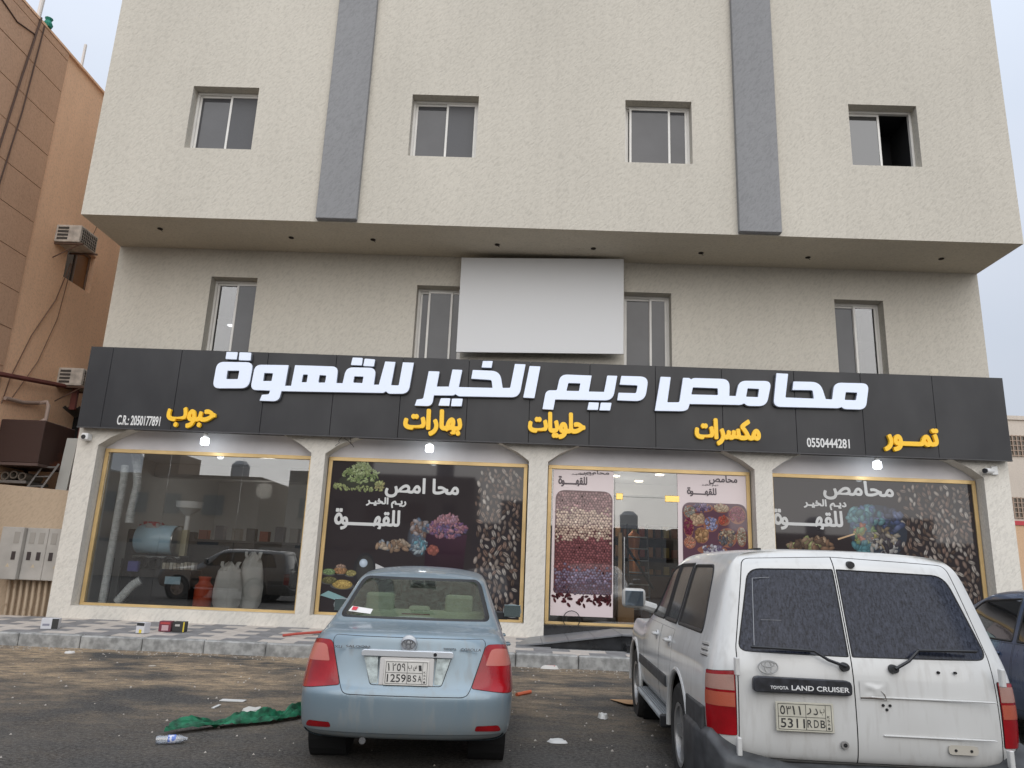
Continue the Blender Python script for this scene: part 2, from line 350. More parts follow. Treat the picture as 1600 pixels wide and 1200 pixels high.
for k, mm in ((0, m_t1), (1, m_t2)):
    mbt = MB(); mbt.add([(0, 0, -.02), (tl-.006, 0, -.02), (tl-.006, td-.006, -.02), (0, td-.006, -.02), (0, 0, 0), (tl-.006, 0, 0), (tl-.006, td-.006, (td)*sl_), (0, td-.006, td*sl_)],
            [(0, 3, 2, 1), (4, 5, 6, 7), (0, 1, 5, 4), (1, 2, 6, 5), (2, 3, 7, 6), (3, 0, 4, 7)]); me = mbt.mesh('paving_tile'); me.materials.append(mm); base_t[k] = me
for j in range(8):
    for i in range(0, 31):
        x = -10.8+i*tl-(j % 2)*.3
        if -.0 < x < 6 and j > 1: continue
        o = bpy.data.objects.new('paving_tile', base_t[1 if (i+(j//1)*1) % 2 == 0 else 0]); COL.objects.link(o); o.parent = pv
        y = PY0+.004+j*td; o.location = (x, y-12.6, PZ0+(y-PY0)*sl_+random.uniform(0, .0025))

# ------------------------------------------------------------------ shop building
B = thing('shop_building', 'cream rendered building with overhanging upper floors above four glazed bays', 'building', (0.3, 15, .2))
XL, XR, F, UF, SZ = -8.93, 9.57, 15.0, 13.48, 8.0
def wall_holes(mb, x0, x1, z0, z1, y, holes, depth):
    xs = sorted({x0, x1, *[h[0] for h in holes], *[h[1] for h in holes]}); zs = sorted({z0, z1, *[h[2] for h in holes], *[h[3] for h in holes]})
    for a, b in zip(xs, xs[1:]):
        for c, d in zip(zs, zs[1:]):
            if any(h[0] <= (a+b)/2 <= h[1] and h[2] <= (c+d)/2 <= h[3] for h in holes): continue
            mb.poly([(a, y, c), (b, y, c), (b, y, d), (a, y, d)])
    for h in holes:
        a, b, c, d = h; e = y+depth
        mb.poly([(a, y, c), (a, y, d), (a, e, d), (a, e, c)]); mb.poly([(b, y, c), (b, e, c), (b, e, d), (b, y, d)])
        mb.poly([(a, y, d), (b, y, d), (b, e, d), (a, e, d)]); mb.poly([(a, y, c), (a, e, c), (b, e, c), (b, y, c)])
UW = [(-7.09, -5.72, 9.54, 10.97), (-2.53, -1.16, 9.51, 10.92), (1.85, 3.2, 9.51, 10.93), (6.39, 7.77, 9.6, 10.98)]
UW += [(a, b, c+4.3, d+4.3) for a, b, c, d in UW]
mb = MB(); wall_holes(mb, XL, XR, SZ, 17, UF, UW, .22)
mb.poly([(XL, UF, SZ), (XL, UF, 17), (XL, 27, 17), (XL, 27, SZ)]); mb.poly([(XR, UF, SZ), (XR, 27, SZ), (XR, 27, 17), (XR, UF, 17)])
mb.poly([(XL, UF, 17), (XR, UF, 17), (XR, 27, 17), (XL, 27, 17)]); mb.poly([(XL, 27, 0), (XR, 27, 0), (XR, 27, 17), (XL, 27, 17)])
mb.build('upper_wall', m_wall, B)
MB().poly([(XL, UF, SZ), (XL, F, SZ), (XR, F, SZ), (XR, UF, SZ)]).build('soffit', m_wall_in, B)
LW = [(-6.84, -5.84, 4.9, 7.37), (-2.39, -1.39, 4.9, 7.33), (2.04, 3.04, 4.9, 7.33), (6.49, 7.52, 4.9, 7.32)]
mb = MB(); wall_holes(mb, XL, XR, 4.2, SZ, F, LW, .24)
mb.poly([(XL, F, .0), (XL, F, SZ), (XL, 27, SZ), (XL, 27, .0)]); mb.poly([(XR, F, .0), (XR, 27, .0), (XR, 27, SZ), (XR, F, SZ)])
mb.build('lower_wall', m_wall, B)
for x0, x1 in ((-4.22, -3.42), (4.05, 4.87)):
    bx('vertical_band', x0, x1, UF-.13, UF-.002, SZ+.02, 17, m_grey, B, bevel=.01)
# recessed soffit fittings with cut cables
for i, (x, y) in enumerate([(-7.6, 14.03), (-4.96, 14.26), (-3.25, 14.23), (-0.68, 14.28), (1.31, 14.32), (3.54, 14.37), (5.76, 14.42), (8.42, 14.28)]):
    mb = MB().lathe([(.002, -.004), (.055, -.004), (.055, -.012), (.04, -.014)], (x, y, SZ), n=12)
    if i % 3 != 1: mb.tube([(x, y, SZ-.004), (x+.02, y-.01, SZ-.04), (x+.05, y+.02, SZ-.05)], .006, 5)
    mb.build('cable_hole', M('hole_dark', (.03, .02, .015), .9), B)
def window(x0, x1, z0, z1, y, pos=.5, third=0, openright=False, lit=False, panem=(None, None)):
    w = MB(); fr = .05; yy = y
    w.box(x0, x1, yy, yy+.08, z0, z0+fr); w.box(x0, x1, yy, yy+.08, z1-fr, z1); w.box(x0, x0+fr, yy+.001, yy+.081, z0+fr, z1-fr); w.box(x1-fr, x1, yy+.001, yy+.081, z0+fr, z1-fr)
    win = w.build('window', m_alu, B, bevel=.004)
    xm = x0+(x1-x0)*pos
    def sash(a, b, dy, mat, lab=None):
        s = MB(); f = .045; ya_ = yy+dy
        s.box(a, b, ya_, ya_+.03, z0+fr, z0+fr+f); s.box(a, b, ya_, ya_+.03, z1-fr-f, z1-fr); s.box(a, a+f, ya_, ya_+.0305, z0+fr+f, z1-fr-f); s.box(b-f, b, ya_, ya_+.0305, z0+fr+f, z1-fr-f)
        s.build('sash', m_alu, win, bevel=.003)
        if mat: bx('pane', a+f, b-f, ya_+.012, ya_+.018, z0+fr+f, z1-fr-f, mat, win)
    sash(x0+fr, xm+.02, .045, panem[0] or m_pane)
    if openright: pass
    else: sash(xm-.02, x1-fr, .012, panem[1] or m_pane)
    if third: sash(x0+fr+third, xm+.14, .0125-.03, panem[0] or m_pane)
    mb = MB(); mb.poly([(x0, yy+.9, z0), (x1, yy+.9, z0), (x1, yy+.9, z1), (x0, yy+.9, z1)])
    for q in ([(x0, yy+.09, z0), (x0, yy+.9, z0), (x0, yy+.9, z1), (x0, yy+.09, z1)], [(x1, yy+.09, z0), (x1, yy+.9, z0), (x1, yy+.9, z1), (x1, yy+.09, z1)],
              [(x0, yy+.09, z1), (x1, yy+.09, z1), (x1, yy+.9, z1), (x0, yy+.9, z1)], [(x0, yy+.09, z0), (x1, yy+.09, z0), (x1, yy+.9, z0), (x0, yy+.9, z0)]): mb.poly(q)
    mb.build('room_lining', M('room_grey', (.10, .10, .10), .8) if lit else m_dark, B)  # unlit rooms get a black lining: their darkness is in the colour
m_mesh = M('insect_screen', (.075, .075, .08), .5, spec=.5, bump=.002, bscale=300)
g_clear = glass('window_clear', (.55, .55, .55), .10)
window(*UW[0], UF+.22, .53, panem=(m_pane, m_mesh)); window(*UW[1], UF+.22, .52, panem=(m_pane, m_mesh)); window(*UW[2], UF+.22, .6, third=.06); window(*UW[3], UF+.22, .52, openright=True, panem=(m_pane2, None))
for w in UW[4:]: window(*w, UF+.22, .5)
window(*LW[0], F+.24, .5, lit=True, panem=(g_clear, m_pane)); window(*LW[1], F+.24, .62, third=.18); window(*LW[2], F+.24, .6); window(*LW[3], F+.24, .5, lit=True, panem=(m_pane, g_clear))
m_led = M('lit_lamp', (1, 1, 1), emit=(.92, .96, 1), estr=6)
for x, z in ((-6.62, 6.55), (7.2, 6.5)):
    MB().lathe([(.001, -.012), (.085, -.01), (.085, 0)], (x, 15.85, z), n=16).build('ceiling_light', m_led, B)
    bx('ceiling_board', x-.32, x+.32, 15.4, 16.12, z+.002, z+.03, M('room_ceiling', (.3, .3, .3), .8), B)

# front arcade wall with four arched openings, y 14.80 - 15.05
BAYS = [(-8.55, -4.23, .5), (-3.95, .13, .5), (.51, 4.6, .0), (4.95, 9.1, .5)]
pf = []
pf.append((XL-.06, .0)); 
outer = [(XL-.05, .05), (BAYS[2][0], .05)]
loops = [[(XL-.05, .05), (XR+.03, .05), (XR+.03, 4.4), (XL-.05, 4.4)]]
for a, b, zb in BAYS:
    z0 = .5 if zb else .12
    top = [(b, 3.60), (b-.22, 3.76), (b-.55, 3.93), (b-.95, 4.05), (b-1.45, 4.12), ((a+b)/2, 4.15), (a+1.45, 4.12), (a+.95, 4.05), (a+.55, 3.93), (a+.22, 3.76), (a, 3.60)]
    loops.append([(a, z0), (b, z0)]+top)
me = outline_mesh(loops, 14.80, .32); link('arcade_wall', me, m_pier, B)
for i, (a, b, zb) in enumerate(BAYS):
    bx('lintel_panel', a-.1, b+.1, 15.13, 15.3, 3.56, 4.6, m_lin, B)
    z0 = .5
    f = MB(); t = .075; y0, y1 = 15.06, 15.18; a1, b1 = a+.02, b-.02
    f.box(a1, b1, y0, y1, 3.50, 3.575); f.box(a1, b1, y0, y1, z0, z0+.05); f.box(a1, a1+t, y0+.001, y1, z0+.05, 3.50); f.box(b1-t, b1, y0+.001, y1, z0+.05, 3.50)
    fr = f.build('shopfront_frame', m_gold, B, bevel=.004)
    if i == 2: bx('threshold', a, b, 14.83, 15.3, .30, .5, m_black, B)
    else: bx('sill_wall', a-.05, b+.05, 15.13, 15.3, .05, .5, m_pier, B)
    # glass lites
    cuts = {0: [a1+t, a1+1.35, a1+2.85, b1-t], 1: [a1+t, a1+1.05, a1+2.05, a1+3.05, b1-t], 2: [a1+t, 1.875, 3.13, b1-t], 3: [a1+t, a1+1.02, a1+2.0, a1+3.0, b1-t]}[i]
    gm = glass('shop_glass', (.90, .91, .91), .075)
    for p, q in zip(cuts, cuts[1:]):
        bx('glass_pane', p+.004, q-.004, 15.10, 15.108, z0+.052, 3.498, gm, fr)
# interior
def interior(x0, x1, parent, zc=3.62, y1=21.5):
    wl = M('shop_wall', (.60, .61, .62), .8); fl = M('shop_floor', (.34, .34, .35), .25, var=.15, vscale=2)
    bx('floor', x0, x1, 15.3, y1, .40, .5, fl, parent); bx('ceiling', x0, x1, 15.3, y1, zc, zc+.1, wl, parent)
    bx('inner_wall', x0, x1, y1, y1+.1, .5, zc, wl, parent); bx('inner_wall', x0-.1, x0, 15.3, y1, .5, zc, wl, parent); bx('inner_wall', x1, x1+.1, 15.3, y1, .5, zc, wl, parent)
interior(-8.72, -4.05, B); interior(.3, 4.8, B)
bx('ceiling_beam', -8.7, -4.1, 17.6, 17.95, 3.3, 3.61, MATS['shop_wall'], B)
bx('ceiling_beam', .32, 4.7, 18.2, 18.5, 3.35, 3.61, MATS['shop_wall'], B)
for x, y in ((2.1, 16.8), (2.75, 17.6), (2.35, 19.3), (3.0, 16.3)):
    MB().lathe([(.001, -.012), (.09, -.01), (.09, 0)], (x, y, 3.618), n=16).build('ceiling_light', M('warm_lit_lamp', (1, 1, 1), emit=(1, .85, .6), estr=9), B)
for x_, y_, e_ in ((2.4, 17.2, 3), (2.5, 19.5, 6), (-6.4, 18.6, 12)):  # the last one is added fill for the roaster room
    pl = bpy.data.lights.new('shop_lamp_and_fill', 'POINT'); pl.energy = e_; pl.color = (1, .95, .86); pl.shadow_soft_size = .2
    po = bpy.data.objects.new('shop_lamp_and_fill', pl); COL.objects.link(po); po.location = (x_, y_, 3.15)
for x, y in ((-6.4, 18.6), (-5.2, 19.8)):
    MB().lathe([(.001, -.012), (.09, -.01), (.09, 0)], (x, y, 3.618), n=16).build('ceiling_light', MATS['warm_lit_lamp'], B)  # ceiling lights added to brighten the roaster room
# door hardware
for q in ((1.90, 2.04, 2.93, 3.06), (2.88, 3.17, 2.92, 3.05)):
    bx('door_patch', q[0], q[1], 15.085, 15.125, q[2], q[3], m_gold2, B, bevel=.006)
bx('door_transom_gap', 1.88, 3.12, 15.092, 15.099, 2.99, 2.996, m_black, B)
MB().tube([(2.06, 15.04, 1.15), (2.06, 15.04, 2.2)], .016, 10).tube([(2.06, 15.04, 1.25), (2.06, 15.1, 1.25)], .009).tube([(2.06, 15.04, 2.1), (2.06, 15.1, 2.1)], .009).build('door_handle', M('door_steel', (.6, .6, .6), .2, metal=1), B, smooth=True)
# dark film on bays 2 and 4
m_film = M('dark_window_film', (.030, .025, .027), .03, spec=.5, coat=.15)
bx('window_film', -3.86, .04, 15.088, 15.095, .552, 3.5, m_film, B); bx('window_film', 5.04, 9.01, 15.088, 15.095, .552, 3.5, m_film, B)
SIGN=[[[(-6.255,5.342,0.144),(-5.516,5.358,0.144),(-5.546,4.813,0.16),(-6.278,4.786,0.144)],[(-6.019,5.162,0.013),(-5.779,5.171,0.013),(-5.789,4.997,0.013),(-6.022,4.988,0.013)]],
[[(-6.091,5.557,0.016),(-5.861,5.559,0.016),(-5.864,5.403,0.016),(-6.093,5.405,0.016)]],
[[(-5.825,5.56,0.016),(-5.583,5.558,0.016),(-5.578,5.39,0.016),(-5.823,5.391,0.016)]],
[[(-5.477,5.309,0.128),(-4.794,5.324),(-4.821,4.892),(-4.698,4.897),(-4.664,5.328),(-3.786,5.33,0.128),(-3.792,4.986),(-3.667,4.99),(-3.623,5.322,0.144),(-3.016,5.331,0.144),(-3.036,4.98),(-2.936,4.984),(-2.846,5.471),(-2.638,5.468),(-2.688,4.983),(-2.536,4.982,0.026),(-2.488,5.467),(-2.264,5.465),(-2.328,4.818,0.144),(-2.728,4.803,0.048),(-2.784,4.854),(-2.826,4.816,0.032),(-4.879,4.778),(-4.913,4.566,0.128),(-5.296,4.568),(-5.263,4.691),(-5.122,4.706,0.038),(-5.112,4.782),(-5.51,4.781,0.128)],[(-5.268,5.142,0.013),(-5.092,5.142,0.013),(-5.103,4.982,0.013),(-5.274,4.975,0.013)],[(-4.481,5.137,0.013),(-4.384,5.141,0.013),(-4.393,4.981,0.013),(-4.496,4.977,0.013)],[(-4.147,5.139,0.013),(-4.011,5.134,0.013),(-4.022,4.988,0.013),(-4.157,4.983,0.013)],[(-3.444,5.138,0.013),(-3.259,5.138,0.013),(-3.27,5.005,0.013),(-3.455,5.008,0.013)]],
[[(-3.512,5.531,0.016),(-3.306,5.529,0.016),(-3.312,5.37,0.016),(-3.536,5.372,0.016)]],
[[(-3.266,5.517,0.016),(-3.054,5.507,0.016),(-3.067,5.356,0.016),(-3.285,5.361,0.016)]],
[[(0.075,5.482,0.013),(0.295,5.48,0.013),(0.193,4.818,0.013),(-0.031,4.823,0.013)]],
[[(-0.223,5.515,0.013),(-0.006,5.513,0.013),(-0.111,4.823,0.16),(-1.326,4.802,0.038),(-1.386,4.846),(-1.423,4.815,0.032),(-1.816,4.804),(-1.841,4.58,0.112),(-2.186,4.58,0.013),(-2.153,4.706),(-2.026,4.73,0.032),(-1.952,5.302,0.013),(-1.732,5.3,0.013),(-1.77,4.986),(-1.529,4.995),(-1.476,5.353,0.013),(-1.276,5.35,0.013),(-1.327,4.993),(-0.653,5.001),(-0.679,5.162,0.038),(-1.089,5.174,0.01),(-1.066,5.358,0.01),(-0.517,5.354,0.176),(-0.448,5.008),(-0.3,5.013,0.019)]],
[[(-0.872,5.552,0.013),(-0.671,5.559,0.013),(-0.691,5.415,0.013),(-0.891,5.414,0.013)]],
[[(-1.675,4.75,0.013),(-1.483,4.757,0.013),(-1.497,4.599,0.013),(-1.714,4.598,0.013)]],
[[(-1.451,4.751,0.013),(-1.234,4.759,0.013),(-1.251,4.602,0.013),(-1.464,4.594,0.013)]],
[[(0.698,5.331,0.144),(1.328,5.328),(1.275,4.995),(1.578,4.999),(1.64,5.339,0.013),(1.842,5.34,0.013),(1.755,4.829,0.16),(0.608,4.807),(0.575,4.597,0.013),(0.359,4.602,0.013),(0.418,4.99,0.096),(0.636,4.998,0.032)],[(0.863,5.155,0.013),(1.103,5.157,0.013),(1.077,4.998,0.013),(0.828,4.995,0.013)]],
[[(1.278,4.776,0.013),(1.479,4.776,0.013),(1.461,4.626,0.013),(1.248,4.621,0.013)]],
[[(1.517,4.778,0.013),(1.73,4.782,0.013),(1.702,4.622,0.013),(1.487,4.62,0.013)]],
[[(1.922,5.342,0.013),(2.473,5.346,0.176),(2.391,4.833,0.192),(1.841,4.835,0.013),(1.866,4.994,0.013),(2.216,4.996,0.026),(2.249,5.156,0.026),(1.887,5.159,0.013)]],
[[(2.707,5.354,0.013),(2.912,5.352,0.013),(2.836,4.832,0.016),(3.074,4.841,0.032),(3.155,5.347,0.013),(3.283,5.349,0.032),(3.314,5.32),(3.369,5.352,0.064),(4.088,5.355,0.16),(4.071,5.008),(4.198,5.01,0.013),(4.272,5.328,0.144),(4.923,5.345,0.144),(4.799,4.823,0.16),(4.419,4.815,0.064),(4.358,4.865),(4.293,4.83,0.048),(3.279,4.813),(3.229,4.661,0.16),(2.587,4.651,0.013)],[(3.35,5.156,0.016),(3.843,5.154,0.016),(3.846,5.016,0.016),(3.315,5.01,0.016)],[(4.439,5.176,0.013),(4.664,5.171,0.013),(4.638,5.003,0.013),(4.401,5.004,0.013)]],
[[(5.026,5.511,0.013),(5.259,5.506,0.013),(5.181,5.016,0.016),(5.741,5.014),(5.728,5.183,0.032),(5.328,5.175,0.01),(5.356,5.351,0.01),(5.888,5.36,0.176),(5.978,5.012),(6.104,5.01),(6.164,5.357,0.144),(6.857,5.366,0.144),(6.753,4.823,0.144),(6.328,4.82,0.064),(6.277,4.861),(6.218,4.833,0.048),(4.931,4.818,0.144)],[(6.383,5.168,0.013),(6.611,5.166,0.013),(6.571,5.011,0.013),(6.35,5.01,0.013)]]]
# ------------------------------------------------------------------ prints on the windows (flat, coloured per vertex)
m_print = mat_vcol('printed_film', .04, .5); m_print.node_tree.nodes['Principled BSDF'].inputs['Coat Weight'].default_value = .15; m_print.node_tree.nodes['Principled BSDF'].inputs['Coat Roughness'].default_value = .03
def jit(c, a): 
    k = 1+random.uniform(-a, a); return tuple(max(0, min(1, x*k)) for x in c)
def ell(mb, x, z, rx, rz, ang, y, c_in, c_out, n=9, hl=None):
    if not .6 < x < 4.7:
        f_ = lambda c: tuple(v*.62+.30*(sum(c)/3)*.8+.012 for v in c)
        c_in, c_out = f_(c_in), f_(c_out)
    ca, sa = math.cos(ang), math.sin(ang); vs = [(x, y, z)]; cs = [c_in]
    if hl: vs[0] = (x+hl[0]*rx, y, z+hl[1]*rz)
    for k in range(n):
        t = 2*math.pi*k/n; u, w = rx*math.cos(t), rz*math.sin(t); vs.append((x+u*ca-w*sa, y, z+u*sa+w*ca)); cs.append(c_out)
    mb.add(vs, [(0, (k+1) % n+1, k+1) for k in range(n)], 0, cs)
def bean(mb, x, z, s, ang, y, c1, c2, crease=True):
    ell(mb, x, z, s*.5, s, ang, y, c1, c2, 10, (-.3, .15))
    if crease:
        ca, sa = math.cos(ang), math.sin(ang)
        P_ = [(-.06*s, .85*s), (.03*s, .4*s), (-.05*s, 0), (.05*s, -.45*s), (0, -.85*s)]
        vs = []; 
        for u, w in P_:
            for d in (-.07*s, .07*s): uu = u+d; vs.append((x+uu*ca-w*sa, y-.0004, z+uu*sa+w*ca))
        mb.add(vs, [(2*i, 2*i+1, 2*i+3, 2*i+2) for i in range(4)], 0, [tuple(q*.25 for q in c2)]*len(vs))
def falling_beans(x0, x1, z0, z1, seed):
    random.seed(seed); mb = MB(); Wd = x1-x0
    pts = []
    for _ in range(9000):
        u, w = random.random(), random.random(); x, z = x0+u*Wd, z0+w*(z1-z0)
        dens = min(1, .25+u*1.1)*(.42+.75*(1-w)**1.0)*(1 if u > .12+.18*w*random.random() else .25)
        if random.random() > dens: continue
        s = random.uniform(.052, .082)*(1.12-.25*w)
        if any((x-a)**2+(z-b)**2 < (.66*(s+c))**2 for a, b, c in pts): continue
        if x-s < x0 or x+s > x1 or z-s < z0 or z+s > z1: continue
        pts.append((x, z, s))
        if len(pts) > 330: break
    for k, (x, z, s) in enumerate(pts):
        tone = random.choice([(.34, .24, .19), (.24, .15, .11), (.42, .33, .27), (.17, .10, .07), (.30, .17, .12), (.50, .43, .37)])
        c1 = jit(tone, .25); bean(mb, x, z, s, random.gauss(.25, .55), 15.087-(k % 5)*.00012, c1, tuple(q*.34 for q in c1), random.random() < .7)
    return mb
tag(falling_beans(-.95, .03, .62, 3.49, 5).build('coffee_bean_print', m_print, B), kind='stuff')
tag(falling_beans(7.45, 9.0, .62, 3.49, 9).build('coffee_bean_print', m_print, B), kind='stuff')
m_txt = M('white_vinyl', (.58, .58, .57), .3); m_txtd = M('dark_vinyl', (.09, .07, .08), .5)
for x0, x1, z0, z1, t, off in ((-2.75, -1.256, 2.80, 3.21, 'محا امص', .035), (-3.11, -2.30, 2.59, 2.80, 'ريـم الخيـر', .045), (-3.72, -2.40, 2.13, 2.55, 'للقهـــــوة', .035),
                          (6.04, 7.45, 3.09, 3.49, 'محامص', .035), (5.64, 6.49, 2.88, 3.09, 'ديـم الخيـر', .045), (5.02, 6.40, 2.46, 2.87, 'للقهـــــوة', .035)):
    text_mb(t, x0, x1, z0, z1, 15.084, .001, off, True).build('window_lettering', m_txt, B)
def cluster(mb, cx, cz, rx, rz, n, s, tones, y=15.086, seed=1, shp=1.0, kind='nut', arch=0):
    random.seed(seed)
    for k in range(n):
        t = random.uniform(0, 2*math.pi); r = math.sqrt(random.random()); x, z = cx+rx*r*math.cos(t), cz+rz*r*math.sin(t)
        c = jit(random.choice(tones), .25); ss = s*random.uniform(.7, 1.25)
        ell(mb, x, z, ss*shp, ss, random.uniform(0, 3.1), y-k*.000006, c, tuple(q*.35 for q in c), 8, (-.25, .3))
FADE = [0]
def blob(mb, cx, cz, rx, rz, y, c1, c2, n=28, hl=(-.2, .3)): ell(mb, cx, cz, rx, rz, 0, y, c1, c2, n, hl)
# cardamom bowl
mb = MB(); blob(mb, -3.28, 3.10, .42, .16, 15.0867, (.05, .06, .03), (.03, .035, .02)); cluster(mb, -3.26, 3.24, .36, .17, 130, .045, [(.35, .48, .12), (.45, .58, .2), (.22, .34, .08)], shp=.45, seed=2)
cluster(mb, -3.25, 3.36, .2, .12, 50, .045, [(.40, .52, .16), (.5, .62, .25)], y=15.0853, shp=.45, seed=3); cluster(mb, -3.3, 2.96, .44, .05, 40, .04, [(.40, .48, .14), (.30, .36, .1)], y=15.0853, shp=.5, seed=4)
cluster(mb, -3.68, 2.99, .12, .06, 16, .04, [(.42, .5, .14)], y=15.0852, shp=.5, seed=5); cluster(mb, -2.86, 3.02, .1, .09, 18, .045, [(.5, .55, .16), (.5, .45, .14)], y=15.0852, shp=.55, seed=6)
tag(mb.build('cardamom_bowl_print', m_print, B), kind='stuff')
# blue and brown shells, pink petals in a dark pot, spice heaps, round reflector
mb = MB(); blob(mb, -1.99, 2.02, .24, .36, 15.0868, (.12, .16, .22), (.03, .03, .04)); cluster(mb, -1.98, 2.22, .2, .17, 46, .06, [(.25, .14, .10), (.12, .2, .32), (.35, .3, .3)], y=15.086, shp=.6, seed=7)
cluster(mb, -2.0, 1.86, .17, .14, 30, .07, [(.10, .35, .45), (.15, .22, .3), (.4, .5, .55)], y=15.0855, shp=.4, seed=8); cluster(mb, -2.5, 1.86, .34, .1, 40, .075, [(.40, .24, .13), (.25, .3, .36), (.5, .38, .26)], shp=.5, seed=9)
MBt = mb; MBt.add([(-1.85, 15.0867, 1.3), (-1.1, 15.0867, 1.3), (-1.05, 15.0867, 2.12), (-1.87, 15.0867, 2.12)], [(0, 1, 2, 3)], 0, [(.02, .012, .016), (.02, .012, .016), (.05, .025, .038), (.035, .018, .03)])
cluster(mb, -1.45, 2.22, .38, .17, 150, .055, [(.42, .13, .2), (.26, .10, .3), (.5, .2, .25), (.16, .10, .25)], shp=.5, seed=10); cluster(mb, -1.45, 2.42, .2, .09, 50, .05, [(.55, .22, .27), (.5, .25, .35)], y=15.0852, shp=.5, seed=11)
cluster(mb, -1.72, 1.8, .1, .05, 10, .06, [(.5, .10, .06)], seed=12)
tag(mb.build('spice_pot_print', m_print, B), kind='stuff')
mb = MB()
for cx, cz, rx, rz, c in ((-3.72, 1.31, .13, .06, (.25, .42, .14)), (-3.5, 1.34, .14, .07, (.55, .25, .06)), (-3.29, 1.30, .11, .06, (.45, .38, .08)), (-3.7, 1.15, .15, .07, (.22, .2, .05)), (-3.44, 1.08, .2, .09, (.75, .48, .04)), (-3.5, 1.42, .1, .04, (.5, .3, .2))):
    blob(mb, cx, cz-.03, rx*1.2, rz*.8, 15.0867, (.16, .15, .15), (.06, .06, .06)); blob(mb, cx, cz, rx, rz, 15.0861, c, tuple(q*.35 for q in c), 20, (0, .4)); cluster(mb, cx, cz, rx*.85, rz*.8, 60, .016, [c, tuple(q*.7 for q in c), tuple(min(1, q*1.3) for q in c)], y=15.0855, seed=int(cx*100) % 97, shp=.8)
mb.add([(-3.86, 15.0866, .86), (-3.2, 15.0866, .70), (-3.2, 15.0866, .78), (-3.7, 15.0866, .95)], [(0, 1, 2, 3)], 0, [(.2, .33, .34)]*4)
blob(mb, -3.03, 1.36, .22, .34, 15.0863, (.03, .03, .035), (.015, .015, .02)); blob(mb, -3.02, 1.37, .17, .28, 15.0859, (.05, .05, .05), (.03, .03, .03)); blob(mb, -3.06, 1.5, .08, .08, 15.0855, (.6, .72, .85), (.3, .4, .5))  # blue-white blob paints a reflected glint on the dark disc
mb.add([(-2.82, 15.0864, 1.5), (-2.62, 15.0864, 1.42), (-2.6, 15.0864, 1.3), (-2.85, 15.0864, 1.2)], [(0, 1, 2, 3)], 0, [(.5, .5, .5)]*4)
mb.build('spice_heap_print', m_print, B)
# bay 4: shell bowl and nuts
mb = MB(); blob(mb, 7.08, 2.5, .57, .52, 15.0868, (.03, .05, .08), (.02, .03, .05))
cluster(mb, 6.85, 2.75, .33, .24, 60, .09, [(.05, .22, .28), (.07, .14, .3), (.1, .3, .33)], shp=.6, seed=21); cluster(mb, 7.3, 2.72, .28, .22, 44, .09, [(.06, .10, .26), (.10, .14, .3), (.05, .06, .12)], shp=.6, seed=22)
cluster(mb, 6.83, 2.42, .22, .18, 30, .08, [(.4, .36, .06), (.2, .32, .1), (.45, .12, .05)], y=15.0853, shp=.5, seed=23); cluster(mb, 7.15, 2.38, .3, .2, 40, .085, [(.3, .22, .12), (.12, .1, .1), (.4, .34, .26)], y=15.0852, shp=.45, seed=24)
cluster(mb, 7.2, 2.2, .3, .16, 30, .09, [(.5, .48, .46), (.06, .05, .07)], y=15.0851, shp=.4, seed=25); cluster(mb, 6.75, 2.15, .2, .12, 18, .08, [(.05, .25, .3)], y=15.0851, shp=.6, seed=26)
mb.add([(6.28, 15.0864, 2.30), (6.62, 15.0864, 2.42), (6.62, 15.0864, 2.45), (6.27, 15.0864, 2.33)], [(0, 1, 2, 3)], 0, [(.5, .34, .2)]*4)
cluster(mb, 5.75, 2.15, .42, .16, 70, .085, [(.30, .15, .07), (.38, .42, .12), (.42, .26, .14), (.16, .09, .05)], shp=.5, seed=27)
tag(mb.build('shell_bowl_print', m_print, B), kind='stuff')
# posters of bay 3
def poster(x0, x1, z0, z1, lab): 
    p = bx('window_poster', x0, x1, 15.088, 15.095, max(z0, .66), z1-.005, M('poster_paper', (.70, .60, .60), .12), B); p['label'] = lab; return p
poster(.637, 1.85, .66, 3.5, 'pale poster with a rounded panel of layered beans'); poster(3.13, 4.53, .66, 3.5, 'pale poster with a rounded panel of nut bowls')
def rrect(x0, x1, z0, z1, r): return rpoly([(x0, z0, r*.3), (x1, z0, r*.3), (x1, z1, r), (x0, z1, r)], 8)
def inrr(x, z, x0, x1, z0, z1, r, m):
    if not (x0+m < x < x1-m and z0+m < z < z1-m): return False
    for cx in (x0+r, x1-r):
        if (x < x0+r if cx < (x0+x1)/2 else x > x1-r) and z > z1-r and (x-cx)**2+(z-z1+r)**2 > (r-m)**2: return False
    return True
mb = MB(); random.seed(31)
pts = [(x, 15.082, z) for x, z in rrect(.69, 1.83, 1.08, 3.08, .2)]; mb.add(pts, [tuple(range(len(pts)))], 0, [(.10, .04, .045)]*len(pts))
s = .031; row = 0; z = 1.1
while z < 3.06:
    x = .70+(row % 2)*s*.95
    while x < 1.83:
        xx, zz = x+random.gauss(0, .007), z+random.gauss(0, .007)
        if inrr(xx, zz, .69, 1.83, 1.0, 3.08, .2, .02):
            h = zz+random.gauss(0, .05)
            t = (.36, .20, .20) if h > 2.68 else ((.64, .47, .37) if h > 2.13 else ((.27, .10, .105) if h > 1.55 else ((.24, .19, .27) if h > 1.28 else (.14, .09, .13))))
            if random.random() < .1: t = tuple(min(1, q*1.5) for q in t)
            c = jit(t, .3); ell(mb, xx, zz, s*.98, s*.9, 0, 15.0813-(row % 3)*.0001, c, tuple(q*.34 for q in c), 8, (-.2, .35))
        x += s*1.85
    z += s*1.55; row += 1
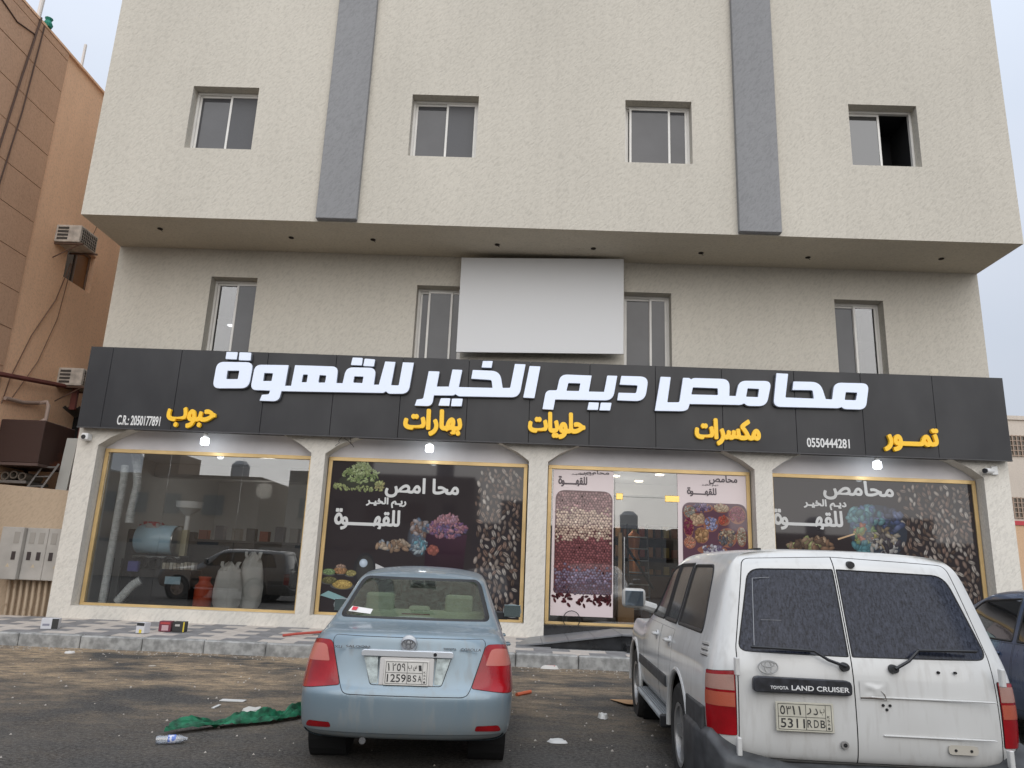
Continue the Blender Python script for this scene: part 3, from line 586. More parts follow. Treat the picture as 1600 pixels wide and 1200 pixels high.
for k in range(46):
    u = random.random(); x = random.uniform(.68, 1.8); z = 1.06-abs(random.gauss(0, .07))-(.12 if random.random() < .1 else 0)
    c = jit((.11, .025, .03), .4); bean(mb, x, z, random.uniform(.04, .06), random.uniform(0, 3), 15.0807-k*.000003, c, tuple(q*.4 for q in c))
tag(mb.build('bean_layer_print', m_print, B), kind='stuff')
mb = MB(); pts = [(x, 15.082, z) for x, z in rrect(3.22, 4.50, 1.2, 2.93, .18)]; mb.add(pts, [tuple(range(len(pts)))], 0, [(.10, .05, .07)]*len(pts))
for k, (cx, cz, rx, rz, n, sz, tn) in enumerate(((3.62, 2.84, .22, .09, 60, .03, [(.16, .12, .2), (.28, .2, .32)]), (3.35, 2.75, .12, .13, 50, .028, [(.42, .36, .3), (.28, .28, .25)]), (4.0, 2.84, .16, .09, 60, .026, [(.62, .48, .34)]), (4.32, 2.72, .17, .18, 90, .03, [(.24, .05, .08), (.32, .1, .14)]),
                    (3.52, 2.6, .15, .13, 40, .045, [(.6, .42, .28)]), (3.78, 2.52, .15, .15, 60, .028, [(.22, .24, .42), (.34, .34, .5)]), (4.04, 2.6, .12, .1, 30, .03, [(.45, .1, .07)]), (3.32, 2.45, .1, .2, 50, .03, [(.22, .04, .08)]), (3.6, 2.3, .14, .16, 26, .055, [(.5, .3, .16), (.36, .2, .1)]),
                    (4.1, 2.27, .19, .19, 60, .04, [(.5, .4, .28), (.3, .22, .18), (.12, .12, .14)]), (4.4, 2.3, .1, .2, 70, .024, [(.5, .42, .34), (.36, .3, .22)]), (3.35, 2.15, .12, .12, 60, .024, [(.6, .24, .16), (.5, .3, .22)]), (3.8, 2.02, .3, .09, 60, .035, [(.55, .53, .58), (.2, .16, .25)]))):
    cx = max(cx, 3.22+rx+.02); cx = min(cx, 4.50-rx-.02); blob(mb, cx, cz-.01, rx*.99, rz*.99, 15.0815-k*.00003, (.14, .07, .05), (.28, .12, .08), 24); cluster(mb, cx, cz, rx*.85, rz*.85, n, sz, tn, y=15.081-k*.00004, seed=40+k, shp=.75)
tag(mb.build('nut_bowl_print', m_print, B), kind='stuff')
for x0, x1, z0, z1, t in ((1.16, 1.76, 3.40, 3.57, 'محامص'), (.735, 1.32, 3.15, 3.36, 'للقهـــــوة'), (3.765, 4.334, 3.31, 3.49, 'محامص'), (3.32, 3.91, 3.05, 3.23, 'للقهـــــوة')):
    text_mb(t, x0, x1, z0, min(z1, 3.495), 15.08, .001, .03, True).build('poster_lettering', m_txtd, B)
for x0, x1, z0, z1 in ((1.0, 1.45, 3.38, 3.41), (3.62, 3.95, 3.26, 3.29)): text_mb('ديـم الخيـر', x0, x1, z0, z1+.03, 15.08, .001, .02, True).build('poster_lettering', m_txtd, B)

# ------------------------------------------------------------------ big shop sign
SG = thing('shop_sign', 'long black shop sign board with raised white and yellow Arabic lettering above the shop windows', 'sign', (.33, 14.6, 3.92))
m_acp = M('black_composite_panel', (.015, .015, .018), .36, spec=.4, col2=(.028, .028, .031), vscale=1.3, stretch=(1, 1, .6)); m_lw = M('white_acrylic', (.74, .80, .93), .35, emit=(.72, .82, 1), estr=.13)  # faint emission put into the white letter acrylic to brighten it
m_ly = M('yellow_acrylic', (.88, .52, .02), .35, emit=(1, .58, .02), estr=.10); m_lside = M('letter_return', (.10, .10, .11), .4)  # faint emission put into the yellow letters as well
seams = [-8.93, -8.46, -7.04, -5.26, -3.86, -2.5, -1.15, .1, 1.3, 2.62, 3.95, 5.4, 6.73, 8.16, 9.58]
for a, b in zip(seams, seams[1:]):
    d = random.uniform(0, .006)
    bx('sign_panel', a+.0035, b-.0035, 14.6+d, 14.64+d, 3.935, 5.60, m_acp, SG, bevel=.003)
bx('sign_backing', -8.92, 9.57, 14.66, 14.97, 3.95, 5.585, M('sign_back_dark', (.015, .015, .016), .6), SG)
bx('bottom_trim', -8.93, 9.58, 14.597, 14.66, 3.915, 3.934, M('sign_trim', (.05, .05, .055), .4), SG)
for lp in SIGN:
    L_ = [rpoly(q) for q in lp]
    link('letter', outline_mesh(L_, 14.505, .02, .006), m_lw, SG)
    L2 = L_
    link('letter_return', outline_mesh([[(x, z) for x, z in q] for q in L2], 14.527, .07), M('white_letter_side', (.30, .32, .36), .5), SG)
for x0, x1, z0, z1, t, off in ((-7.13, -6.146, 3.97, 4.39, 'حبوب', .05), (-2.391, -1.223, 3.99, 4.53, 'بهارات', .05), (.084, 1.221, 4.02, 4.56, 'حلويات', .05), (3.376, 4.67, 4.01, 4.55, 'مكسرات', .05), (7.077, 8.15, 4.02, 4.50, 'تمـــور', .05)):
    text_mb(t, x0, x1, z0, z1, 14.535, .062, off, True).build('yellow_word', m_ly, SG)
text_mb('C.R.: 2050177891', -8.134, -7.264, 3.99, 4.19, 14.59, .012, .02).build('registration_number', m_white, SG)
text_mb('0550444281', 5.586, 6.423, 4.05, 4.235, 14.59, .012, .02).build('phone_number', m_white, SG)
# blank pale board above the shop sign, standing in for a hidden sign
bb_ = thing('blank_board', 'plain light grey board standing in for a hidden sign on the wall between the middle lower windows', 'board', (.27, 14.72, 5.8))
MB().add([(-1.44, 14.70, 5.78), (1.99, 14.70, 5.86), (1.99, 14.70, 7.95), (-1.44, 14.70, 7.86), (-1.44, 14.74, 5.78), (1.99, 14.74, 5.86), (1.99, 14.74, 7.95), (-1.44, 14.74, 7.86)],
   [(0, 1, 2, 3), (4, 7, 6, 5), (0, 4, 5, 1), (1, 5, 6, 2), (2, 6, 7, 3), (3, 7, 4, 0)]).build('face', M('pale_board', (.68, .68, .68), .8), bb_)
for x in (-1.1, 1.6): bx('bracket', x, x+.05, 14.742, 14.998, 6.0, 7.8, m_alu, bb_)
# ------------------------------------------------------------------ bulbs and cameras under the sign
m_bulb = M('lit_bulb', (1, 1, 1), .3, emit=(.85, .94, 1), estr=5)
for x, z, lb in ((-6.37, 3.785, 'lit white bulb hanging over the roaster window'), (-1.86, 3.81, 'lit white bulb hanging over the cardamom window'), (6.99, 3.806, 'lit white bulb hanging over the window behind the white car')):
    t = thing('light_bulb', lb, 'light bulb', (x, 14.72, z+.12), group='bulbs hanging under the sign')
    MB().lathe([(.001, .2), (.035, .2), (.035, .09), (.05, .06), (.05, .03), (.001, .03)], (x, 14.72, z), n=16).build('lamp_holder', m_white, t, smooth=True)
    MB().lathe([(.05, .03), (.075, .02), (.082, -.01), (.082, -.09), (.07, -.115), (.001, -.12)], (x, 14.72, z), n=20).build('bulb', m_bulb, t, smooth=True)
    pl = bpy.data.lights.new('bulb_light', 'POINT'); pl.energy = 1.4; pl.color = (.85, .93, 1); pl.shadow_soft_size = .08
    po = bpy.data.objects.new('bulb_light', pl); COL.objects.link(po); po.location = (x, 14.62, z-.2)
for x, z, s, lb in ((-8.76, 3.74, 1, 'small white security camera at the left end under the sign'), (9.16, 3.74, -1, 'small white security camera at the right end under the sign')):
    t = thing('security_camera', lb, 'camera', (x, 14.75, z), group='security cameras under the sign')
    if s > 0: MB().box(x-.07, x+.07, 14.62, 14.80, z-.07, z+.07).build('housing', m_white, t, bevel=.02); MB().lathe([(.001, 14.605), (.04, 14.605), (.045, 14.62)], (x-.01, 0, z-.01), 'y', 16).build('lens', m_black, t)
    else:
        MB().tube([(x+.12, 14.79, z), (x-.1, 14.66, z-.02)], .055, 12).build('housing', m_white, t, smooth=True); MB().tube([(x-.1, 14.66, z-.02), (x-.13, 14.642, z-.022)], .046, 12).build('lens', m_black, t); bx('mount', x+.08, x+.2, 14.74, 14.80, z-.08, z+.09, m_white, t, bevel=.01)
# small bundle of cut wires under the sign
w = MB(); random.seed(3)
for k in range(3):
    p = [(-3.62+k*.08, 14.7, 3.93)]
    for j in range(4): p.append((p[-1][0]+random.uniform(-.08, .08), 14.7, p[-1][2]-random.uniform(.01, .08)))
    w.tube(p, .006, 5)
tag(w.build('loose_wires', m_black), 'short tangle of dark loose wires hanging from the sign over the cardamom window', 'wires')
# ------------------------------------------------------------------ entrance ramp and steps
RP = thing('entrance_ramp', 'black stone ramp and steps with grey top in front of the glass door', 'ramp', (1.5, 14, .2))
m_bs = M('black_stone', (.02, .021, .023), .18, spec=.6, var=.3, vscale=5); m_gs = M('grey_stone', (.16, .165, .175), .35, var=.15, vscale=4)
def slab(mb, x0, x1, y0, y1, za, zb, t): mb.add([(x0, y0, za-t), (x1, y0, zb-t), (x1, y1, zb-t), (x0, y1, za-t), (x0, y0, za), (x1, y0, zb), (x1, y1, zb), (x0, y1, za)], [(0, 3, 2, 1), (4, 5, 6, 7), (0, 1, 5, 4), (1, 2, 6, 5), (2, 3, 7, 6), (3, 0, 4, 7)]); return mb
for k in range(4):
    a = .0+k*.45; za, zb = .235+k*.062, .235+(k+1)*.062
    slab(MB(), a, a+.445, 13.45, 14.78, za, zb, .03).build('ramp_slab', m_gs, RP, bevel=.003)
for k in range(4): a = 1.8+k*.6; bx('landing_slab', a, a+.595, 13.45, 14.78, .455, .485, m_gs, RP, bevel=.003)
MB().add([(.1, 13.48, .2), (1.8, 13.48, .2), (1.8, 13.48, .452), (.1, 13.48, .215), (.1, 14.77, .2), (1.8, 14.77, .2), (1.8, 14.77, .452), (.1, 14.77, .215)], [(0, 1, 2, 3), (4, 7, 6, 5), (3, 2, 6, 7), (1, 5, 6, 2)]).build('ramp_side', m_bs, RP)
bx('riser', 1.802, 4.2, 13.48, 14.77, .2, .453, m_bs, RP); bx('step', 1.85, 4.2, 13.15, 13.478, .19, .34, m_bs, RP, bevel=.004)
bx('riser', .52, 1.6, 14.80, 14.825, .25, .498, m_bs, RP)
# ------------------------------------------------------------------ neighbour on the left
NB = thing('apartment_building', 'orange rendered apartment block with brown tiled front strip, left of the shop building', 'building', (-14, 17, 0))
NX, NZ = -11.5, 13.33
mb = MB(); y0 = 15.72
holes = [(17.15, 18.32, 8.08, 9.1), (22, 22.1, 5, 5.1)]
ys = [12.0, 17.15, 18.32, 26]; zs = [0, 8.08, 9.1, NZ]
for i in range(3):
    for j in range(3):
        if i == 1 and j == 1: continue
        mb.poly([(NX, ys[i], zs[j]), (NX, ys[i+1], zs[j]), (NX, ys[i+1], zs[j+1]), (NX, ys[i], zs[j+1])])
e = NX-.3
mb.poly([(NX, 17.15, 8.08), (e, 17.15, 8.08), (e, 18.32, 8.08), (NX, 18.32, 8.08)]); mb.poly([(NX, 17.15, 9.1), (NX, 18.32, 9.1), (e, 18.32, 9.1), (e, 17.15, 9.1)])
mb.poly([(NX, 17.15, 8.08), (NX, 17.15, 9.1), (e, 17.15, 9.1), (e, 17.15, 8.08)]); mb.poly([(NX, 18.32, 8.08), (e, 18.32, 8.08), (e, 18.32, 9.1), (NX, 18.32, 9.1)])
mb.poly([(NX, 12, NZ), (NX, 26, NZ), (-22, 26, NZ), (-22, 12, NZ)]); mb.poly([(NX, 12, 0), (NX, 12, NZ), (-22, 12, NZ), (-22, 12, 0)]); mb.poly([(NX, 26, 0), (-22, 26, 0), (-22, 26, NZ), (NX, 26, NZ)])
mb.build('wall', m_orange, NB)
bx('joint_backing', NX, NX+.024, 12.02, 15.72, .2, NZ-.003, m_joint, NB)
random.seed(8)
zt = NZ-.21; j = 0
while zt > 3.5:
    for k, (a, b) in enumerate(((12.03, 13.3), (13.3, 14.55), (14.55, 15.72))):
        bx('cladding_tile', NX+.024, NX+.044+random.uniform(0, .004), a+.006, b-.006, max(zt-.86, 3.2)+.010, zt-.010, m_clad, NB)
    zt -= .86
bx('cladding_tile', NX+.024, NX+.045, 12.03, 15.714, NZ-.20, NZ-.01, m_clad, NB)
bx('parapet_cap', NX-.25, NX+.06, 12, 26, NZ, NZ+.06, m_orange, NB)
bx('corner_pilaster', NX, NX+.022, 25.4, 26, 0, NZ-.002, m_orange, NB)
wf = MB()
for (a, b, c, d) in ((17.15, 18.32, 8.08, 8.14), (17.15, 18.32, 9.04, 9.1), (17.15, 17.21, 8.141, 9.039), (18.26, 18.32, 8.141, 9.039), (17.7, 17.76, 8.141, 9.039)): wf.box(NX-.2, NX-.14, a, b, c, d)
wn = wf.build('window', M('brown_frame', (.20, .15, .12), .5), NB); bx('pane', NX-.18, NX-.17, 17.2, 17.7, 8.14, 9.04, m_pane2, wn); bx('pane', NX-.172, NX-.162, 17.76, 18.26, 8.14, 9.04, M('amber_pane', (.25, .12, .05), .2), wn)
bx('room_lining', NX-.5, NX-.45, 17, 18.5, 7.9, 9.2, m_dark, NB)  # black sheet stands in for the dark room behind the pane
def ac(x, y, z, w, label, seed):
    """window air conditioner sticking out of the wall towards +x"""
    t = thing('air_conditioner', label, 'air conditioner', (x, y, z), group='window air conditioners on the orange building')
    cs = M('ac_beige', (.50, .46, .41), .5, var=.25, vscale=6); dk = M('ac_dark', (.06, .055, .05), .7)
    bx('casing', x, x+.62, y, y+w, z, z+.44, cs, t, bevel=.012)
    bx('grille_back', x+.615, x+.624, y+.04, y+w-.04, z+.04, z+.40, dk, t)
    m = MB()
    for k in range(9): m.box(x+.624, x+.632, y+.05+k*(w-.1)/8-.004, y+.05+k*(w-.1)/8+.004, z+.04, z+.40)
    for k in range(5): m.box(x+.6325, x+.638, y+.04, y+w-.04, z+.06+k*.075, z+.068+k*.075)
    m.build('grille', cs, t)
    for k in range(4): bx('louvre', x+.06, x+.32, y-.008, y+.0, z+.06+k*.09, z+.115+k*.09, dk, t)
    for q0 in (y+.03, y+w-.07): bx('bracket', x, x+.7, q0, q0+.04, z-.05, z-.012, M('rust_steel', (.12, .07, .05), .8), t)
    MB().tube([(x+.02, y+.05, z-.4), (x+.6, y+.05, z-.05)], .015, 6).build('brace', MATS['rust_steel'], t)
    return t
ac(NX, 16.55, 8.75, .72, 'weathered beige air conditioner above the brown window of the orange building', 1)
ac(NX, 17.65, 5.45, .72, 'lower beige air conditioner just left of the end of the black sign', 2)
ac(NX, 20.6, 10.8, .7, 'far upper air conditioner half hidden behind the edge of the cream building', 3)
c = MB()
c.tube([(NX+.07, 14.55, 13.4), (NX+.07, 14.35, 11.6), (NX+.07, 14.15, 9.5), (NX+.07, 14.1, 7), (NX+.07, 14, 4)], .022, 6)
c.tube([(NX+.07, 14.7, 13.3), (NX+.07, 14.6, 11), (NX+.07, 14.3, 8), (NX+.07, 14.25, 5)], .016, 6)
c.tube([(NX+.06, 12.5, 13.3), (NX+.06, 13.2, 12.9), (NX+.06, 13.9, 12.75), (NX+.06, 14.5, 12.9)], .016, 6)
tag(c.build('wall_cables', M('cable_brown', (.10, .06, .045), .8)), 'dark cables hanging down the brown tiled strip of the orange building', 'cables')
c = MB(); c.tube([(NX+.03, 17.3, 8.5), (NX+.03, 17.0, 7.4), (NX+.03, 16.4, 6.3), (NX+.03, 16.0, 5.2), (NX+.03, 15.9, 4.6)], .013, 5); c.tube([(NX+.03, 17.35, 8.5), (NX+.03, 17.2, 7.0), (NX+.03, 16.8, 5.8), (NX+.03, 16.2, 4.8)], .010, 5)
c.tube([(NX+.03, 17.9, 9.4), (NX+.03, 18.1, 10.0), (NX+.03, 18.6, 10.3)], .008, 5)
tag(c.build('drain_hoses', M('hose_brown', (.16, .09, .06), .8)), 'thin brown hoses trailing down the orange wall from the air conditioner', 'hoses')
c = MB(); c.tube([(NX-.05, 14.6, 13.3), (NX-.0, 14.62, 16.5)], .05, 10)
tag(c.build('roof_pole', M('pole_white', (.62, .6, .58), .5)), 'white pole on the roof edge of the orange building with green cloth at its foot', 'pole')
c = MB().lathe([(.001, 0), (.09, .03), (.11, .1), (.06, .2), (.09, .26), (.001, .3)], (NX+.02, 14.85, 13.36), n=9)
tag(c.build('green_cloth', M('green_cloth', (.02, .22, .16), .8)), 'knotted green cloth tied at the foot of the roof pole', 'cloth')
c = MB().tube([(NX-.05, 16.35, 13.3), (NX-.05, 16.35, 14.1)], .035, 8); tag(c.build('roof_pipe', MATS['pole_white']), 'short white pipe standing on the roof edge of the orange building', 'pipe')
# things between the neighbour and the shop, over the compound wall
m_rust = M('rusty_sheet', (.055, .028, .022), .7, col2=(.20, .065, .03), vscale=1.4, ramp=(.30, .42), bump=.003, bscale=6)
t = thing('rusty_tank', 'dark rusty sheet metal box standing behind the compound wall', 'metal box', (-10.95, 16.5, 0))
bx('tank_body', -11.44, -10.46, 15.95, 17.1, 3.32, 4.26, m_rust, t, bevel=.015); bx('rim', -11.46, -10.44, 15.93, 17.12, 3.26, 3.318, M('rust_rim', (.12, .08, .07), .7), t)
for x in (-11.4, -10.56): bx('leg', x, x+.06, 16.95, 17.03, 0, 3.258, m_rust, t)
t = thing('steel_canopy', 'dark red steel post and beam frame with a dark corrugated canopy beside the shop', 'canopy', (-10.6, 18, 0))
m_red = M('oxide_steel', (.13, .035, .028), .6, var=.2)
MB().tube([(-11.3, 13.5, 4.9), (-11.3, 19, 5.6)], .06, 6).build('beam', m_red, t); bx('post', -10.34, -10.16, 17.0, 17.14, 0, 4.9, m_red, t); bx('post', -11.24, -11.10, 17.92, 18.0, 4.9, 5.5, m_red, t)
mb = MB(); n = 11
for k in range(n):
    x0 = -11.45+k*.12; mb.add([(x0, 18.0, 4.95), (x0+.06, 18.0, 5.01), (x0+.12, 18.0, 4.95), (x0, 21, 4.2), (x0+.06, 21, 4.26), (x0+.12, 21, 4.2)], [(0, 1, 4, 3), (1, 2, 5, 4)])
mb.build('corrugated_roof', M('old_sheet', (.16, .15, .14), .7), t)
bx('void_shade_sheet', -11.49, -8.96, 18.6, 18.7, 0, 5.0, m_dark, t)  # black sheet painting the dark void behind the canopy
c = MB().tube([(-11.42, 15.9, 4.72), (-11.42, 16.5, 4.75), (-11.4, 17.0, 4.85), (-11.2, 17.0, 4.88), (-11.15, 17.0, 4.8), (-11.15, 17.0, 4.45)], .045, 10)
c.tube([(-11.15, 16.98, 4.42), (-11.18, 16.9, 4.34)], .08, 10)
tag(c.build('waste_pipe', M('dusty_pipe', (.42, .32, .27), .6), None, smooth=True), 'dusty pale waste pipe bending down above the rusty metal box', 'pipe')
bx_ = thing('white_board', 'tall white board leaning beside the dark red post', 'board', (-10.16, 16.5, 0), rz=0)
MB().add([(-10.29, 16.4, 2.0), (-10.04, 16.4, 2.0), (-10.04, 16.55, 3.98), (-10.29, 16.55, 3.98), (-10.29, 16.45, 2.0), (-10.04, 16.45, 2.0), (-10.04, 16.6, 3.98), (-10.29, 16.6, 3.98)], [(0, 1, 2, 3), (4, 7, 6, 5), (0, 4, 5, 1), (1, 5, 6, 2), (2, 6, 7, 3), (3, 7, 4, 0)]).build('board_face', M('board_white', (.5, .5, .47), .6), bx_)
t = thing('ladder', 'aluminium ladder leaning under the rusty metal box', 'ladder', (-10.8, 16, 0))
m_ald = M('old_aluminium', (.30, .29, .28), .5, metal=.5)
pL0, pL1 = Vector((-11.02, 15.9, 1.9)), Vector((-10.54, 16.3, 3.34)); off = Vector((.33, 0, .02))
for o_ in (Vector((0, 0, 0)), off): MB().tube([pL0+o_, pL1+o_], .022, 6).build('rail', m_ald, t)
for k in range(7): p = pL0.lerp(pL1, .05+k*.15); MB().tube([p, p+off], .016, 6).build('rung', m_ald, t)
t = thing('pipe_stack', 'rolls of beige plastic pipe stacked behind the compound wall', 'pipes', (-11.1, 16.5, 2.9), group=None)
for k in range(3):
    x = -11.36+k*.19; MB().lathe([(.09, 0), (.09, .6), (.065, .6), (.065, 0), (.09, 0)], (x, 16.3, 3.06+(k % 2)*.03), 'y', 16).build('pipe_end', M('old_pvc', (.28, .24, .20), .6), t, smooth=True)
bx('shelf', -11.46, -10.8, 16.2, 17.0, 2.9, 2.96, m_ald, t)
CW = thing('compound_wall', 'low beige rendered compound wall left of the shop', 'wall', (-12, 15.6, 0))
m_cw = stucco('beige_render', (.52, .41, .30), dist=.003)
MB().add([(-18, 15.45, 0), (-8.99, 15.45, 0), (-8.99, 15.45, 2.70), (-18, 15.45, 3.18), (-18, 15.65, 0), (-8.99, 15.65, 0), (-8.99, 15.65, 2.70), (-18, 15.65, 3.18)], [(0, 1, 2, 3), (4, 7, 6, 5), (3, 2, 6, 7), (1, 5, 6, 2), (0, 3, 7, 4)]).build('wall_face', m_cw, CW)
ME = thing('meter_cabinet', 'grey electric meter cabinets on the beige wall with a row of conduits below', 'electric cabinet', (-9.7, 15.3, .9))
m_me = M('meter_grey', (.40, .38, .35), .5, var=.1); m_md = M('meter_dark', (.05, .04, .04), .3)
for k, (a, b) in enumerate(((-10.30, -9.86), (-9.855, -9.42), (-9.415, -8.99))):
    cb = bx('cabinet', a, b, 15.12+(.0 if k else -.1), 15.44, .92, 1.93, m_me, ME, bevel=.01); yf = 15.12+(0 if k else -.1)
    for q in range(2 if k else 1):
        xx = a+.07+q*.19+(.2 if not k else 0)
        bx('meter_window', xx, xx+.11, yf-.006, yf, 1.62, 1.84, M('meter_pale', (.34, .32, .29), .2), cb); bx('breaker_window', xx+.01, xx+.09, yf-.006, yf, 1.30, 1.46, m_md, cb)
    MB().prism([(a+.20, 1.16), (a+.28, 1.16), (a+.24, 1.23)], 'y', yf-.004, yf).build('warning_mark', M('warn_tan', (.50, .42, .30), .5), cb)
MB().lathe([(.001, 15.012), (.03, 15.01), (.03, 15.03)], (-10.22, 0, 1.0), 'y', 12).build('lock', m_md, ME)
for k in range(10):
    x = -10.18+k*.125; MB().tube([(x, 15.36, .92), (x+.02, 15.36, .6), (x+.02, 15.38, .20)], .032, 8).build('conduit', M('conduit_beige', (.55, .44, .32), .6, col2=(.30, .19, .12), vscale=5, ramp=(.25, .45)), ME, smooth=True)
# ------------------------------------------------------------------ far buildings to the right
def far_house(name, label, x0, x1, y0, y1, h, mat, wins, band=None, lowmat=None):
    t = thing(name, label, 'building', ((x0+x1)/2, y0, 0))
    bx('wall', x0, x1, y0, y1, band[0] if lowmat else 0, h, mat, t); bx('parapet', x0-.1, x1+.1, y0-.1, y0+.2, h, h+.25, mat, t)
    if lowmat: bx('lower_wall', x0, x1, y0+.002, y1, 0, band[0]-.002, lowmat, t)
    if band: bx('red_band', x0-.06, x1+.06, y0-.06, y0-.002, band[0], band[1], M('red_paint', (.45, .04, .05), .5), t)
    for (a, b, c_, d) in wins:
        w = MB(); w.box(a, b, y0-.03, y0-.005, c_, d); wi = w.build('window', M('far_glass', (.09, .07, .05), .2), t)
        g_ = MB(); n = 5
        for k in range(n+1): xx = a+(b-a)*k/n; g_.box(xx-.03, xx+.03, y0-.09, y0-.05, c_-.05, d+.05)
        for k in range(5): zz = c_+(d-c_)*k/4; g_.box(a-.05, b+.05, y0-.0895, y0-.0505, zz-.025, zz+.025)
        g_.build('window_grille', M('far_bars', (.33, .24, .18), .6), wi)
    return t
far_house('villa', 'cream villa with barred windows and a red band, far right behind the shop', 28.2, 44, 45, 60, 11.5, stucco('villa_cream', (.60, .53, .46)), [(29.35, 30.6, 9.3, 10.5), (29.2, 30.4, 5.6, 6.75), (33, 34.3, 9.3, 10.5), (33, 34.3, 5.6, 6.75)], (5.15, 5.4), stucco('villa_peach', (.62, .42, .27)))
# ------------------------------------------------------------------ houses across the street behind the camera, mirrored in the shop glass
random.seed(44)
m_h = [M('house_beige', (.42, .36, .30), .8, var=.1), M('house_grey', (.33, .32, .31), .8, var=.1), M('house_tan', (.36, .28, .21), .8, var=.1)]
x = -62
hk = 0
cols_ = ['beige', 'grey', 'tan']
while x < 62:
    w = random.uniform(11, 15); h = random.choice([4.6, 7.6, 8.2, 4.9, 7.9]); mt = m_h[hk % 3]
    if -4 < x < 8: h = 4.8
    pos = ('directly behind the viewer' if -8 < x < 4 else ('%s of the facing row' % ('left part' if x < 0 else 'right part')))
    t = thing('house', '%s flat-roofed %s house across the street, number %d from the end, seen only as a reflection in the shop glass' % (cols_[hk % 3], 'single-storey' if h < 5 else 'two-storey', hk+1), 'house', (x+w/2, -27, 0), group='houses across the street'); 
    t['label'] = '%s %s flat-roofed house mirrored in the shop glass, %s from the left of its row' % (cols_[hk % 3], 'low' if h < 5 else 'tall', 'first second third fourth fifth sixth seventh eighth ninth tenth eleventh twelfth'.split()[hk])
    bx('wall', x, x+w, -36, -27, 0, h, mt, t)
    k = x+1
    while k < x+w-1.5:
        for zz in ([1.1] if h < 5 else [1.1, 4.6]):
            bx('window', k, k+random.choice([.9, 1.2, 1.6]), -26.99, -26.93, zz, zz+1.5, m_pane2, t)
        k += random.uniform(2.2, 3.2)
    bx('roof_room', x+2, x+5, -34, -30, h, h+2, mt, t)
    MB().lathe([(.001, 0), (.7, 0), (.7, 1.1), (.4, 1.4), (.001, 1.45)], (x+w-2.5, -29, h), n=14).build('water_tank', M('tank_white', (.5, .5, .5), .5), t)
    bx('front_wall', x, x+w-.02, -22.2, -22.0, 0, 2.3, M('yard_wall', (.45, .40, .34), .8), t)
    x += w+random.uniform(0, 2.5); hk += 1
# ------------------------------------------------------------------ things inside the roaster window
m_foil = M('foil_duct', (.86, .90, .90), .35, metal=.0, var=.15, vscale=12)
def duct(path, r, label, name='foil_duct'):
    P = [Vector(p) for p in path]; out = []; rr = []
    for a, b in zip(P, P[1:]):
        n = max(2, int((b-a).length/.022))
        for k in range(n): out.append(a.lerp(b, k/n))
    # smooth the path a little
    for _ in range(12): out = [out[0]]+[(out[i-1]+out[i]*2+out[i+1])/4 for i in range(1, len(out)-1)]+[out[-1]]
    rr = [r*(1.0 if i % 2 else .86) for i in range(len(out))]
    o = MB().tube(out, rr, 16).build(name, m_foil, None, smooth=False); return tag(o, label, 'duct', 'foil ducts in the roaster window')
duct([(-8.27, 15.4, .52), (-8.25, 15.4, 2.0), (-8.24, 15.4, 3.0), (-8.27, 15.42, 3.3)], .08, 'long vertical silver foil duct at the left edge of the roaster window')
duct([(-8.22, 15.62, 3.6), (-8.12, 15.62, 3.3), (-8.05, 15.62, 2.9), (-8.1, 15.62, 2.35), (-8.1, 15.62, 2.1)], .09, 'upper curved silver foil duct hanging from the ceiling')
duct([(-7.98, 15.4, .55), (-7.86, 15.42, .72), (-7.74, 15.45, .9), (-7.6, 15.5, 1.0)], .09, 'short lower silver foil duct bent into the black cabinet')
RO = thing('coffee_roaster', 'coffee roasting machine with a blue drum and a white funnel behind the left window', 'roaster', (-7.6, 16.6, .5))
m_ro = M('roaster_black', (.02, .02, .022), .35); m_steel = M('brushed_steel', (.45, .45, .44), .3, metal=.9)
MB().lathe([(.001, -8.22), (.29, -8.22), (.31, -8.18), (.31, -7.46), (.29, -7.42), (.001, -7.42)], (0, 16.4, 1.82), 'x', 28).build('drum', M('blue_drum', (.55, .78, .92), .3, coat=.3), RO, smooth=True)
MB().lathe([(.001, -7.41), (.31, -7.41), (.31, -7.38), (.25, -7.34), (.001, -7.34)], (0, 16.4, 1.80), 'x', 28).build('drum_face', m_steel, RO, smooth=True)
MB().lathe([(.05, -.1), (.05, .25), (.27, .42), (.29, .56), (.27, .56), (.24, .44)], (-7.28, 16.5, 2.1), n=24).build('hopper', M('hopper_white', (.85, .85, .83), .35), RO, smooth=True)
bx('hopper_stem', -7.34, -7.22, 16.44, 16.56, 1.5, 2.05, M('stem_cream', (.5, .45, .3), .5), RO)
bx('cabinet', -8.45, -7.95, 16.3, 16.9, .5, 2.02, m_ro, RO, bevel=.02); bx('cabinet', -7.95, -7.3, 16.3, 16.9, .5, 1.5, m_ro, RO, bevel=.02)
for k, (x, r) in enumerate(((-7.95, .13), (-7.68, .13), (-7.38, .16))): MB().lathe([(r, 16.1), (r, 16.3), (r*.8, 16.3), (r*.8, 16.1), (r, 16.1)], (x, 0, 1.33), 'y', 20).build('fan_ring', m_ro, RO)
MB().tube([(-8.2, 16.2, 1.45), (-7.2, 16.2, 1.45)], .03, 8).build('rail', m_steel, RO)
for k in range(3): bx('leg', -8.48+k*.2, -8.44+k*.2, 15.9, 15.94, .5, 1.4, m_ro, RO)
t = thing('black_cabinet', 'black cabinet with a pale notice on its front and bags on top', 'cabinet', (-7.3, 16, .5))
bx('body', -7.85, -6.72, 15.75, 16.25, .5, 1.22, m_ro, t, bevel=.01); bx('notice', -7.24, -6.92, 15.742, 15.749, .93, 1.08, M('pale_notice', (.45, .62, .72), .4), t)
random.seed(4)
t2 = thing('bag_row', 'row of upright beige packets on the black cabinet', 'packets', (-7.1, 15.95, 1.23))
